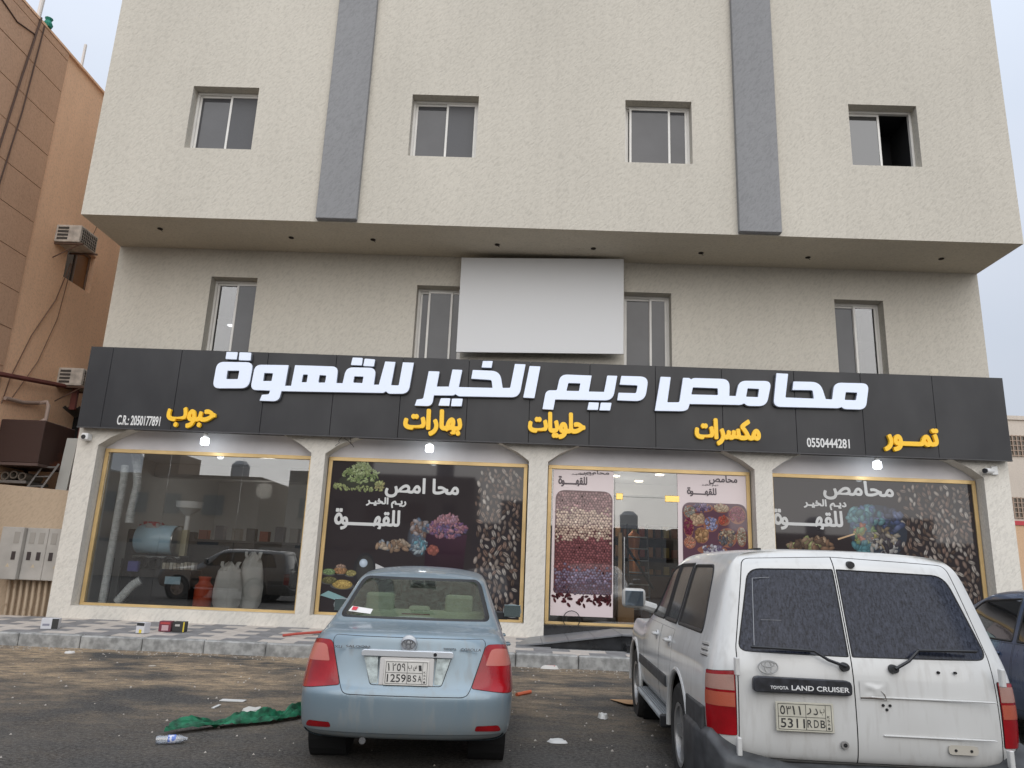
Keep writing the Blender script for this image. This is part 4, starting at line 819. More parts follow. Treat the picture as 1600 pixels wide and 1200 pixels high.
for k in range(9): bx('packet', -7.36+k*.075, -7.30+k*.075, 15.8, 15.95, 1.222, 1.36+random.uniform(-.02, .02), M('packet%s' % 'abc'[k % 3], [(.5, .45, .36), (.3, .26, .2), (.58, .55, .48)][k % 3], .6), t2)
c = MB().box(-8.0, -7.78, 15.62, 15.74, 1.15, 1.36); tag(c.build('blue_bag', M('blue_bag', (.10, .10, .35), .5), None, bevel=.02), 'small dark blue bag on the left of the black cabinet', 'bag')
c = MB().lathe([(.001, 0), (.17, 0), (.18, .03), (.18, .2), (.17, .21), (.18, .22), (.18, .42), (.12, .48), (.11, .52), (.13, .6), (.12, .6), (.10, .54)], (-6.48, 15.9, .5), n=24)
tag(c.build('gas_cylinder', M('red_cylinder', (.55, .08, .03), .4), None, smooth=True), 'red gas cylinder standing beside the white sack', 'gas cylinder')
def sack(x, y, h, w, lab, seed):
    random.seed(seed); n = 22; prof = [(.001, 0), (.85, 0), (1.02, .12), (1.05, .4), (.98, .7), (.85, .85), (.55, .92), (.75, 1.0), (.5, 1.0)]; mb = MB(); vs = []
    for r, hh in prof:
        for k in range(n):
            a = 2*math.pi*k/n; rr = r*w*(1+.09*math.sin(3*a+seed)+.06*math.sin(7*a+hh*5)+random.uniform(-.03, .03)); vs.append((x+rr*math.cos(a), y+rr*.75*math.sin(a), .5+hh*h+(.07*math.sin(4*a) if hh > .9 else 0)))
    mb.add(vs, [(i*n+k, i*n+(k+1) % n, (i+1)*n+(k+1) % n, (i+1)*n+k) for i in range(len(prof)-1) for k in range(n)])
    tag(mb.build('white_sack', M('sack_white', (.70, .69, .66), .8, var=.12), None, smooth=True), lab, 'sack', 'woven sacks in the roaster window')
sack(-6.02, 15.95, .86, .27, 'white woven sack nearest the red gas cylinder', 1); sack(-5.66, 16.25, 1.08, .24, 'taller white woven sack behind the first one', 2)
c = MB().box(-8.3, -7.9, 16.4, 16.8, 2.03, 2.2).box(-8.05, -7.75, 16.2, 16.4, 2.03, 2.16); tag(c.build('red_white_bags', M('bag_red_white', (.5, .48, .48), .6, col2=(.5, .05, .07), vscale=9, ramp=(.45, .5)), None, bevel=.03), 'red and white bags on top of the roaster cabinet', 'bags')
t = thing('darkening_counter', 'long black counter with drawers, added to darken the lower back of the roaster room', 'counter', (-6.3, 18.2, .5))  # added black counter, darkens the lower half of the room behind the glass
bx('counter_body', -8.65, -4.15, 17.9, 18.6, .5, 1.85, m_ro, t); bx('counter_top', -8.68, -4.12, 17.85, 18.65, 1.852, 1.9, M('counter_grey', (.08, .08, .08), .3), t)
for k in range(5): bx('drawer', -8.5+k*.87, -7.72+k*.87, 17.88, 17.898, .7, 1.7, M('drawer_dark', (.035, .033, .03), .5), t, bevel=.004)
random.seed(12)
for k in range(11): xx = -8.3+k*.36+random.uniform(-.05, .05); h_ = random.uniform(.12, .38); bx('tin', xx, xx+.2, 18.0, 18.2, 1.902, 1.902+h_, M('tin%d' % (k % 4), [(.3, .28, .25), (.08, .08, .08), (.35, .12, .08), (.2, .2, .22)][k % 4], .5), t)
# ------------------------------------------------------------------ things behind the glass door
t = thing('wood_stand', 'upright timber plank leaning behind the glass door', 'plank', (2.15, 16.4, .5)); bx('plank', 2.12, 2.20, 16.4, 16.46, .5, 2.35, M('raw_timber', (.62, .38, .18), .6, var=.2, stretch=(1, 1, .1), vscale=20), t)
MB().tube([(2.3, 16.6, 2.1), (2.9, 16.6, 1.2)], .03, 6).build('brace', m_ro, t)
c = MB().box(2.0, 2.32, 15.5, 15.8, .5, .98); tag(c.build('cardboard_box', M('cardboard', (.45, .27, .14), .8), None, bevel=.006), 'brown cardboard box on the floor behind the glass door', 'box')
t = thing('display_shelf', 'dark display shelf with small goods at the back of the shop', 'shelf', (2.8, 19, .5)); bx('back', 1.6, 4.2, 20.2, 20.3, .5, 2.75, m_ro, t)
for k in range(4):
    sh = bx('shelf', 1.6, 4.2, 19.8, 20.2, .9+k*.5, .93+k*.5, M('dark_wood', (.10, .05, .03), .5), t); random.seed(k)
    for q in range(12): xx = 1.65+q*.21; bx('jar', xx, xx+.13, 19.85, 20.0, .931+k*.5, 1.12+k*.5+random.uniform(0, .1), M('jar%d' % (q % 4), [(.45, .22, .08), (.2, .08, .04), (.5, .4, .15), (.3, .06, .04)][q % 4], .4), sh)
t = thing('copper_urn', 'tall orange copper urn on the counter at the back of the shop', 'urn', (2.75, 18.6, 1.3)); MB().lathe([(.001, 0), (.14, 0), (.15, .3), (.1, .5), (.14, .7), (.16, .9), (.05, 1.0), (.001, 1.05)], (2.78, 18.6, 1.5), n=20).build('body', M('copper', (.75, .26, .09), .35, metal=.5), t, smooth=True)
t = thing('shop_counter', 'dark counter in the middle of the shop', 'counter', (2.8, 18.4, .5)); bx('counter_body', 1.9, 4.3, 18.2, 19.0, .5, 1.46, M('counter_brown', (.12, .06, .035), .4), t); bx('counter_top', 1.85, 4.35, 18.15, 19.05, 1.462, 1.5, m_ro, t)
t = thing('folding_ladder', 'dark folding ladder standing behind the glass door', 'ladder', (2.6, 17.2, .5))
for dx in (0, .45): MB().tube([(2.45+dx, 17.0, .5), (2.45+dx, 17.4, 2.6)], .02, 6).build('rail', m_ro, t)
for k in range(7): MB().tube([(2.45, 17.04+k*.05, .75+k*.26), (2.9, 17.04+k*.05, .75+k*.26)], .015, 6).build('rung', m_steel, t)
c = MB(); n = 24
c.tube([(1.05+.16*math.cos(math.pi*2*k/n), 15.03, .58+.16*math.sin(math.pi*2*k/n)+.02) for k in range(n+1)], .008, 6, cap=False); tag(c.build('wire_ring', m_black), 'thin black wire ring standing against the bean poster on the threshold', 'ring')
# ------------------------------------------------------------------ litter and small things outside
def carton(x, y, z, w, d, h, rz, lab, cols, grp=None):
    t = thing('bulb_carton', lab, 'carton', (x, y, z), R(rz), group=grp)
    MB().box(-w/2, w/2, -d/2, d/2, 0, h).build('carton_body', M(cols[0][0], cols[0][1], .5), t, bevel=.003, loc='local')
    for k, (nm, c_, r_) in enumerate(cols[1:]): MB().box(-w/2+r_[0]*w, -w/2+r_[1]*w, -d/2-.002-.0006*k, -d/2-.0003, r_[2]*h, r_[3]*h).build('print_patch', M(nm, c_, .5), t, loc='local')
    return t
carton(-7.9, 13.2, .22, .26, .2, .17, 20, 'white and black carton at the left end of the pavement', [('carton_white', (.6, .6, .62)), ('carton_black', (.03, .03, .03), (.62, .995, .02, .98)), ('c_ink', (.25, .25, .3), (.1, .5, .3, .5))])
carton(-6.27, 13.1, .22, .16, .15, .17, -12, 'small white and yellow carton, left of the three near the wall', [('carton_white', (.6, .6, .62)), ('carton_yellow', (.65, .5, .05), (.4, .7, .02, .35)), ('carton_black', (.03, .03, .03), (.05, .95, .7, .98))])
carton(-6.04, 13.45, .23, .2, .16, .17, 6, 'maroon carton with a pale bulb picture, middle of the three near the wall', [('carton_maroon', (.16, .03, .05)), ('carton_pink', (.5, .33, .35), (.25, .8, .1, .62)), ('carton_red', (.4, .05, .05), (.1, .9, .72, .9))])
carton(-5.80, 13.45, .23, .2, .16, .17, 3, 'black carton with a yellow edge, right of the three near the wall', [('carton_black', (.03, .03, .03)), ('carton_yellow', (.65, .5, .05), (.88, .99, .02, .98)), ('carton_pale', (.45, .43, .4), (.2, .6, .55, .75))])
c = MB().tube([(-3.98, 13.35, .25), (-3.8, 13.5, .27), (-3.4, 13.9, .29), (-2.8, 14.3, .29), (-1.8, 14.4, .3), (-.6, 14.2, .3)], .022, 8); tag(c.build('red_hose', M('red_hose', (.42, .07, .05), .5), None, smooth=True), 'red hose lying on the pavement behind the blue car', 'hose')
# green shade net lying crumpled on the ground
random.seed(21); nu, nv = 90, 26; vs = []; A0 = Vector((-2.98, 6.95, 0)); A1 = Vector((-1.6, 8.6, 0)); 
for i in range(nu):
    u = i/(nu-1); c_ = A0.lerp(A1, u)+Vector((.10*math.sin(u*5), .06*math.sin(u*8), 0)); wd = .12+.16*u
    for j in range(nv):
        v = j/(nv-1)-.5; p = c_+Vector((-.05, 1, 0)).normalized()*wd*v*1.5
        z = .015+.085*max(0, noise.noise(Vector((u*9, v*3.4, 0)))+.45)*(1-abs(2*v)**4)+.035*abs(math.sin(v*11+2*noise.noise(Vector((u*4, 0, 3))))) + .02*noise.noise(Vector((u*40, v*16, 5)))
        vs.append((p.x+.02*noise.noise(Vector((u*12, v*8, 9))), p.y, max(.006, z)))
fs = [(i*nv+j, (i+1)*nv+j, (i+1)*nv+j+1, i*nv+j+1) for i in range(nu-1) for j in range(nv-1)]
c = MB().add(vs, fs); tag(c.build('green_net', M('green_mesh_cloth', (.008, .115, .055), .6, var=.6, vscale=14, bump=.004, bscale=160), None, smooth=True), 'long crumpled dark green shade net lying on the asphalt by the blue car', 'netting')
bt = thing('plastic_bottle', 'crushed clear plastic bottle with a blue label lying on the asphalt', 'bottle', (-2.8, 6.63, .035), R(22))
prof = [(.001, -.12), (.028, -.12), (.034, -.1), (.03, -.06), (.034, -.03), (.033, .03), (.034, .06), (.014, .105), (.013, .12), (.001, .12)]
MB().lathe(prof, (0, 0, 0), 'x', 16).build('bottle_body', glass('bottle_clear', (.85, .88, .92), .12, dirt=.35, dcol=(.7, .72, .76)), bt, smooth=True, loc='local')
MB().lathe([(.0345, -.03), (.0345, .03)], (0, 0, 0), 'x', 16).build('bottle_label', M('label_blue', (.12, .2, .55), .5, col2=(.6, .62, .7), vscale=30, ramp=(.45, .5)), bt, smooth=True, loc='local')
def scrap(x, y, w, d, rz, col, lab, name, cat, z=.004, h=.006, seed=1, n=9):
    random.seed(seed); pts = []
    for k in range(n):
        a = 2*math.pi*k/n; r = random.uniform(.8, 1.1); pts.append((w/2*r*math.cos(a), d/2*r*math.sin(a)))
    cc = [(x+px*math.cos(R(rz))-py*math.sin(R(rz)), y+px*math.sin(R(rz))+py*math.cos(R(rz))) for px, py in pts]
    mb = MB(); mb.add([(a, b, z) for a, b in cc]+[(x+(a-x)*.8, y+(b-y)*.8, z+h*random.uniform(.6, 1.2)) for a, b in cc]+[(x, y, z+h)], [(i, (i+1) % n, n+(i+1) % n, n+i) for i in range(n)]+[(n+i, n+(i+1) % n, 2*n) for i in range(n)])
    return tag(mb.build(name, M('scrap_%s' % cat+'%d' % seed, col, .7), None, smooth=True), lab, cat)
wc = (.62, .6, .57)
scrap(-6.76, 11.9, .16, .12, 0, wc, 'white crumpled scrap beside the kerb at the left', 'paper_scrap', 'litter', h=.03, seed=1)
scrap(-5.03, 10.93, .1, .1, 0, (.42, .38, .32), 'small pale disc lying on the sandy patch', 'pale_disc', 'litter', h=.008, seed=2, n=14)
c = MB().box(-3.16, -2.90, 8.56, 8.66, .004, .012); tag(c.build('white_strip', M('strip_white', (.62, .62, .6), .6)), 'white flat strip lying left of the green net', 'litter')
c = MB().box(-3.08, -3.05, 8.15, 8.33, .004, .012); tag(c.build('paper_stub', MATS['strip_white']), 'thin white paper stub below the white strip', 'litter')
scrap(-2.6, 7.95, .24, .3, 10, (.55, .54, .5), 'white crumpled plastic tucked against the green net', 'plastic_scrap', 'litter', h=.05, seed=3)
wr_ = scrap(.54, 12.45, .34, .14, 0, wc, 'white wrapper with a red mark against the kerb', 'wrapper', 'litter', h=.05, seed=4); 
bx('red_print', .50, .62, 12.40, 12.46, .045, .056, M('wrapper_red', (.5, .04, .05), .6), wr_)
scrap(.95, 8.56, .11, .2, 0, (.6, .59, .56), 'white oval scrap on the asphalt between the cars', 'oval_scrap', 'litter', h=.04, seed=6, n=14)
scrap(.40, 7.3, .2, .16, 0, (.6, .6, .58), 'flat white plastic lid lying nearest the camera between the cars', 'plastic_lid', 'litter', h=.02, seed=7, n=14)  # white plastic lid lying flat on the ground
c = MB().tube([(.03, 9.72, .02), (.2, 9.95, .025)], .022, 8); tag(c.build('orange_tube', M('orange_bit', (.55, .12, .05), .6)), 'small orange tube on the asphalt right of the blue car', 'litter')
c = MB().add([(1.16, 9.72, .01), (1.9, 9.75, .012), (1.9, 9.3, .01), (1.3, 9.32, .03), (1.16, 9.72, .014), (1.9, 9.75, .016), (1.9, 9.3, .014), (1.3, 9.32, .034)], [(0, 3, 2, 1), (4, 5, 6, 7), (0, 1, 5, 4), (1, 2, 6, 5), (2, 3, 7, 6), (3, 0, 4, 7)]); tag(c.build('cardboard_sheet', MATS['cardboard'] if 'cardboard' in MATS else M('cardboard', (.45, .27, .14))), 'torn brown cardboard sheet beside the front wheel of the white car', 'cardboard')
random.seed(77)
mb = MB()
for k in range(420):
    x, y = random.uniform(-9, 2.5), random.uniform(4.5, 12.4); s = random.uniform(.004, .014)
    mb.add([(x-s, y-s, .0), (x+s, y-s*.6, 0), (x+s*.5, y+s, 0), (x-s, y+s*.7, 0), (x, y, s*1.2)], [(0, 1, 4), (1, 2, 4), (2, 3, 4), (3, 0, 4)])
for k in range(420):
    x, y = random.uniform(-9, 2.5), 12.54-abs(random.gauss(0, .28)); s = random.uniform(.004, .013)
    mb.add([(x-s, y-s, .0), (x+s, y-s*.6, 0), (x+s*.5, y+s, 0), (x-s, y+s*.7, 0), (x, y, s*1.2)], [(0, 1, 4), (1, 2, 4), (2, 3, 4), (3, 0, 4)])
tag(mb.build('gravel', M('gravel', (.36, .33, .29), .9)), 'loose pale grit scattered over the asphalt', kind='stuff')
# ------------------------------------------------------------------ car body tools
def loft(st, ryc, fyc, n=8, q=3.0, tq=2.6):
    """box-shaped grid of sections: st = list of dict(y, side[(x,z)], zc, zb, bow)"""
    V = []; idx = {}
    def put(k, co):
        if k not in idx: idx[k] = len(V); V.append(co)
        return idx[k]
    Rn = len(st[0]['side']); N = len(st)
    T = [-1+2*c/n for c in range(n+1)]
    def yrow(s, r): return s['y'][r] if isinstance(s['y'], (list, tuple)) else s['y']
    def side(i, sg, r): s = st[i]; x, z = s['side'][r]; return put(('s', i, sg, r), (sg*x, yrow(s, r), z))
    def cap(i, r, c):
        if c == 0: return side(i, -1, r)
        if c == n: return side(i, 1, r)
        s = st[i]; x, z = s['side'][r]; t = T[c]; yc = (ryc if i == 0 else fyc)[r]; a = abs(t)**q
        if r == Rn-1: z = z+(s['zc']-z)*(1-abs(t)**tq)
        return put(('t', i, c) if r == Rn-1 else (('b', i, c) if r == 0 else ('c', i, r, c)), (t*x, yc+(yrow(s, r)-yc)*a, z))
    def top(i, c):
        if i in (0, N-1): return cap(i, Rn-1, c)
        if c == 0: return side(i, -1, Rn-1)
        if c == n: return side(i, 1, Rn-1)
        s = st[i]; x, z = s['side'][-1]; t = T[c]; k = 1-abs(t)**tq; return put(('t', i, c), (t*x, yrow(s, Rn-1)+s.get('bow', 0)*(1-t*t), z+(s['zc']-z)*k))
    def bot(i, c):
        if i in (0, N-1): return cap(i, 0, c)
        if c == 0: return side(i, -1, 0)
        if c == n: return side(i, 1, 0)
        s = st[i]; x, z = s['side'][0]; return put(('b', i, c), (T[c]*x, yrow(s, 0), z))
    F_ = []
    for i in range(N-1):
        for r in range(Rn-1):
            F_.append((side(i, 1, r), side(i+1, 1, r), side(i+1, 1, r+1), side(i, 1, r+1))); F_.append((side(i, -1, r), side(i, -1, r+1), side(i+1, -1, r+1), side(i+1, -1, r)))
        for c in range(n):
            F_.append((top(i, c), top(i, c+1), top(i+1, c+1), top(i+1, c))); F_.append((bot(i, c), bot(i+1, c), bot(i+1, c+1), bot(i, c+1)))
    for r in range(Rn-1):
        for c in range(n):
            F_.append((cap(0, r, c), cap(0, r, c+1), cap(0, r+1, c+1), cap(0, r+1, c))); F_.append((cap(N-1, r, c), cap(N-1, r+1, c), cap(N-1, r+1, c+1), cap(N-1, r, c+1)))
    me = bpy.data.meshes.new('loft'); me.from_pydata(V, [], F_); o = bpy.data.objects.new('loft', me); COL.objects.link(o)
    m = o.modifiers.new('s', 'SUBSURF'); m.levels = 2; m.render_levels = 2; m.subdivision_type = 'CATMULL_CLARK'
    bpy.context.view_layer.update(); ev = o.evaluated_get(bpy.context.evaluated_depsgraph_get()); me2 = bpy.data.meshes.new_from_object(ev); bpy.data.objects.remove(o); return me2

class Carver:
    def __init__(s, me):
        s.bm = bmesh.new(); s.bm.from_mesh(me); bmesh.ops.recalc_face_normals(s.bm, faces=s.bm.faces)
        s.bm.normal_update(); s.lay = s.bm.faces.layers.int.new('pid')
        s.bv = BVHTree.FromBMesh(s.bm); s.bm.verts.ensure_lookup_table(); s.bm.faces.ensure_lookup_table()
        s.fv = [[(v.co.copy(), v.normal.copy()) for v in f.verts] for f in s.bm.faces]
    def nrm(s, p):
        loc, nn, i, d = s.bv.find_nearest(p); w = Vector((0, 0, 0))
        for co, n in s.fv[i]: w += n/((co-loc).length_squared+1e-7)
        return w.normalized()
    def cut(s, pid, poly, axis, filt, only=None):
        a, b = {'x': (1, 2), 'y': (0, 2), 'z': (0, 1)}[axis]
        area = sum(poly[i-1][0]*poly[i][1]-poly[i][0]*poly[i-1][1] for i in range(len(poly)))
        if area < 0: poly = poly[::-1]
        u0, u1 = min(p[0] for p in poly), max(p[0] for p in poly); v0, v1 = min(p[1] for p in poly), max(p[1] for p in poly)
        ins = []
        for f in s.bm.faces:
            if only is not None and f[s.lay] not in only: continue
            if not filt(f): continue
            us = [v.co[a] for v in f.verts]; vs = [v.co[b] for v in f.verts]
            if max(us) < u0 or min(us) > u1 or max(vs) < v0 or min(vs) > v1: continue
            ins.append(f)
        for i in range(len(poly)):
            p, q = poly[i-1], poly[i]; d = (q[0]-p[0], q[1]-p[1]); L = math.hypot(*d)
            if L < 1e-6: continue
            no = (d[1]/L, -d[0]/L); n3 = [0, 0, 0]; n3[a], n3[b] = no; c3 = [0, 0, 0]; c3[a], c3[b] = p
            geom = set(ins)
            for f in ins: geom.update(f.edges); geom.update(f.verts)
            if not ins: break
            r = bmesh.ops.bisect_plane(s.bm, geom=list(geom), plane_co=c3, plane_no=n3, dist=1e-5)
            n3 = Vector(n3); c3 = Vector(c3)
            ins = [f for f in r['geom'] if isinstance(f, bmesh.types.BMFace) and f.is_valid and (f.calc_center_median()-c3).dot(n3) < 0]
        for f in ins: f[s.lay] = pid
        return ins
    def trace(s, pid, rad, lift=.0, others=None):
        """thin line along the border of a region"""
        mb = MB()
        for e in s.bm.edges:
            ids = [f[s.lay] for f in e.link_faces]
            if (len(ids) == 2 and (ids[0] == pid) != (ids[1] == pid)) and (others is None or any(i in others for i in ids)):
                a, b = e.verts[0].co, e.verts[1].co; d = (b-a)
                if d.length < 1e-5: continue
                n = s.nrm((a+b)/2); t = d.normalized(); w = t.cross(n).normalized()*rad; nn = n*rad*.6; l = n*lift; e_ = t*rad*.4
                mb.add([a-e_-w+l, a-e_+nn+l, a-e_+w+l, a-e_-nn+l, b+e_-w+l, b+e_+nn+l, b+e_+w+l, b+e_-nn+l], [(0, 1, 5, 4), (1, 2, 6, 5), (2, 3, 7, 6), (3, 0, 4, 7)])
        return mb
    def part(s, pid, name, mat, parent, push=0, thick=0):
        idm = {}; vs = []; fs = []; ns = []
        for f in s.bm.faces:
            if f[s.lay] != pid: continue
            q = []
            for v in f.verts:
                if v.index not in idm or True:
                    k = v
                    if k not in idm: n = s.nrm(v.co); idm[k] = len(vs); vs.append(v.co+n*push); ns.append(n)
                q.append(idm[k])
            fs.append(q)
        me = bpy.data.meshes.new(name); me.from_pydata(vs, [], fs); me.polygons.foreach_set('use_smooth', [True]*len(fs))
        me.normals_split_custom_set_from_vertices(ns)
        return link(name, me, mat, parent, 'local')
def circle(cy, cz, r, n=28): return [(cy+r*math.cos(2*math.pi*k/n), cz+r*math.sin(2*math.pi*k/n)) for k in range(n)]
def wheel(parent, x, y, r, w, sg, rimr, mrim, spokes=5):
    t = MB().lathe([(rimr, -w/2+.01), (r-.03, -w/2), (r-.006, -w/2+.02), (r, -w/2+.05), (r, w/2-.05), (r-.006, w/2-.02), (r-.03, w/2), (rimr, w/2-.01)], (x, y, r), 'x', 40).build('wheel', m_rubber, parent, smooth=True, loc='local')
    m = MB()
    for k in range(44):
        a = 2*math.pi*k/44; c_, s_ = math.cos(a), math.sin(a)
        for dx in (-w*.3, -w*.1, w*.1, w*.3):
            p = Vector((x+dx, y+c_*(r+.001), r+s_*(r+.001))); tt = Vector((0, -s_, c_))*.013; ww = Vector((w*.07, 0, 0)); nn = Vector((0, c_, s_))*.004
            m.add([p-tt-ww, p+tt-ww, p+tt+ww, p-tt+ww, p-tt*.8-ww*.8+nn, p+tt*.8-ww*.8+nn, p+tt*.8+ww*.8+nn, p-tt*.8+ww*.8+nn], [(4, 5, 6, 7), (0, 1, 5, 4), (1, 2, 6, 5), (2, 3, 7, 6), (3, 0, 4, 7)])
    tr_ = m.build('tread', m_rubber, t, loc='local'); tr_['kind'] = 'stuff'
    f = x+sg*(w/2-.03); g_ = MB().lathe([(rimr, f+sg*.025), (rimr-.03, f+sg*.02), (rimr-.04, f-sg*.06), (.09, f-sg*.06), (.08, f-sg*.01), (.001, f)], (0, y, r), 'x', 32)
    for k in range(spokes):
        a = 2*math.pi*k/spokes; c_, s_ = math.cos(a), math.sin(a); u = Vector((0, c_, s_)); v = Vector((0, -s_, c_))*.032; p0 = Vector((f-sg*.005, y, r))+u*.05; p1 = Vector((f+sg*.008, y, r))+u*(rimr-.02); nn = Vector((-sg*.03, 0, 0))
        g_.add([p0-v, p1-v*1.3, p1+v*1.3, p0+v, p0-v+nn, p1-v*1.3+nn, p1+v*1.3+nn, p0+v+nn], [(0, 1, 2, 3), (0, 4, 5, 1), (3, 2, 6, 7)])
    g_.build('rim', mrim, t, smooth=True, loc='local')
def ring_path(cx, cz, rx, rz, y, n=28): return [(cx+rx*math.cos(2*math.pi*k/n), y, cz+rz*math.sin(2*math.pi*k/n)) for k in range(n+1)]
def emblem(parent, cx, cz, y, s, mat):
    m = MB()
    for a, b, rx, rz in ((0, 0, 1, .68), (0, .0, .34, .62), (0, .30, .66, .28)): m.tube([(p[0], p[1], p[2]) for p in ring_path(cx+a*s, cz+b*s, rx*s, rz*s, y)], s*.085, 6, cap=False)
    return m.build('emblem', mat, parent, smooth=True, loc='local')
m_plate = M('plate_white', (.62, .60, .56), .5, var=.06, vscale=10); m_pink = M('plate_ink', (.03, .03, .03), .5)
def plate(parent, cx, cz, y, w, h, tilt, num, numl, ar, arl, mat=m_plate):
    t = MB().box(-w/2, w/2, -.004, .004, -h/2, h/2).build('number_plate', mat, parent, bevel=.0025, loc='local'); t.location = (cx, y, cz); t.rotation_euler = (tilt, 0, 0)
    L = MB(); k = .0065; X0, X1, Z0, Z1 = -w/2+.014, w/2-.014, -h/2+.012, h/2-.012; xm = X0+(X1-X0)*.52; xk = X1-.034; zm = (Z0+Z1)/2; lw = .0016
    for a, b, c, d in ((X0, X1, Z0-lw, Z0+lw), (X0, X1, Z1-lw, Z1+lw), (X0-lw, X0+lw, Z0, Z1), (X1-lw, X1+lw, Z0, Z1), (xm-lw, xm+lw, Z0, Z1), (xk-lw, xk+lw, Z0, Z1), (X0, xk, zm-lw, zm+lw)): L.box(a, b, -.0048, -.0042, c, d)
    text_mb(num, X0+.012, xm-.008, Z0+.010, zm-.010, -.0052, .0008, .01, mb=L); 
    for i, ch in enumerate(numl): wd = (xk-xm)/3; text_mb(ch, xm+wd*i+.006, xm+wd*(i+1)-.004, Z0+.016, zm-.014, -.0052, .0008, .01, mb=L)
    for i, ch in enumerate(ar): wd = (xm-X0-.02)/len(ar); text_mb(ch, X0+.012+wd*i, X0+.012+wd*i+wd*(.45 if ch == '١' else .8), zm+.012, Z1-.010, -.0052, .0008, .008, mb=L)
    for i, ch in enumerate(arl): wd = (xk-xm)/3; text_mb(ch, xm+wd*i+.006, xm+wd*(i+1)-.006, zm+.016, Z1-.020, -.0052, .0008, .01, True, mb=L)
    for i, ch in enumerate('KSA'): text_mb(ch, xk+.009, X1-.009, zm+.004-.022*(i+1)+.018, zm+.018-.022*(i+1)+.018, -.0052, .0008, .01, mb=L)
    L.lathe([(.001, -.0052), (.008, -.005), (.008, -.0042)], ((xk+X1)/2, 0, Z0+.014), 'y', 12)
    L.build('plate_characters', m_pink, t, loc='local'); return t
def carpaint(name, col, dust=(.40, .36, .30), amt=.35, metal=.0, rough=.3, streak=True):
    m = bpy.data.materials.new(name); m.use_nodes = True; n = m.node_tree; L = n.links; b = n.nodes['Principled BSDF']
    b.inputs['Metallic'].default_value = metal; b.inputs['Coat Weight'].default_value = .7; b.inputs['Coat Roughness'].default_value = .09
    t = n.nodes.new('ShaderNodeTexCoord')
    def noi(sc, s_, det=6):
        mp = n.nodes.new('ShaderNodeMapping'); mp.inputs['Scale'].default_value = s_; L.new(t.outputs['Object'], mp.inputs[0]); x = n.nodes.new('ShaderNodeTexNoise'); x.inputs['Scale'].default_value = sc; x.inputs['Detail'].default_value = det; L.new(mp.outputs[0], x.inputs[0]); return x.outputs[0]
    def rng(s, a, b_, c, d): r = n.nodes.new('ShaderNodeMapRange'); r.inputs[1].default_value = a; r.inputs[2].default_value = b_; r.inputs[3].default_value = c; r.inputs[4].default_value = d; L.new(s, r.inputs[0]); return r.outputs[0]
    d1 = rng(noi(22, (1, 1, .14)), .48, .68, 0, amt*.9); d2 = rng(noi(3, (1, 1, .6)), .4, .75, amt*.10, amt*.7)
    sep = n.nodes.new('ShaderNodeSeparateXYZ'); L.new(t.outputs['Object'], sep.inputs[0]); d3 = rng(sep.outputs[2], .55, .22, 0, amt*1.3)
    mx = n.nodes.new('ShaderNodeMath'); mx.operation = 'MAXIMUM'; L.new(d1, mx.inputs[0]); L.new(d2, mx.inputs[1]); ad = n.nodes.new('ShaderNodeMath'); ad.operation = 'ADD'; ad.use_clamp = True; L.new(mx.outputs[0], ad.inputs[0]); L.new(d3, ad.inputs[1])
    m1 = n.nodes.new('ShaderNodeMixRGB'); m1.inputs[1].default_value = (*col, 1); m1.inputs[2].default_value = (*dust, 1); L.new(ad.outputs[0], m1.inputs[0]); L.new(m1.outputs[0], b.inputs['Base Color'])
    rr = rng(ad.outputs[0], 0, .5, rough, .65); L.new(rr, b.inputs['Roughness']); return m
m_gap = M('panel_gap_black', (.008, .008, .009), .7); m_seal = M('window_seal', (.012, .012, .013), .5)
m_chrome = M('chrome', (.62, .63, .65), .16, metal=1); m_rimm = M('alloy_rim', (.36, .36, .36), .35, metal=.7, var=.2, vscale=6)
m_redl = M('red_lens', (.27, .004, .008), .16, spec=.4, coat=.2, var=.25, vscale=5, bump=.001, bscale=70); m_pinkl = M('pale_red_lens', (.48, .14, .11), .16, spec=.4, coat=.2, bump=.002, bscale=80, bstretch=(1, 1, 3)); m_clearl = M('clear_lens', (.5, .56, .55), .1, spec=.8, coat=.6, var=.3, vscale=20, bump=.003, bscale=60)
m_ambl = M('amber_lens', (.40, .085, .045), .2, spec=.4, coat=.15, bump=.002, bscale=90, bstretch=(1, 1, 4))

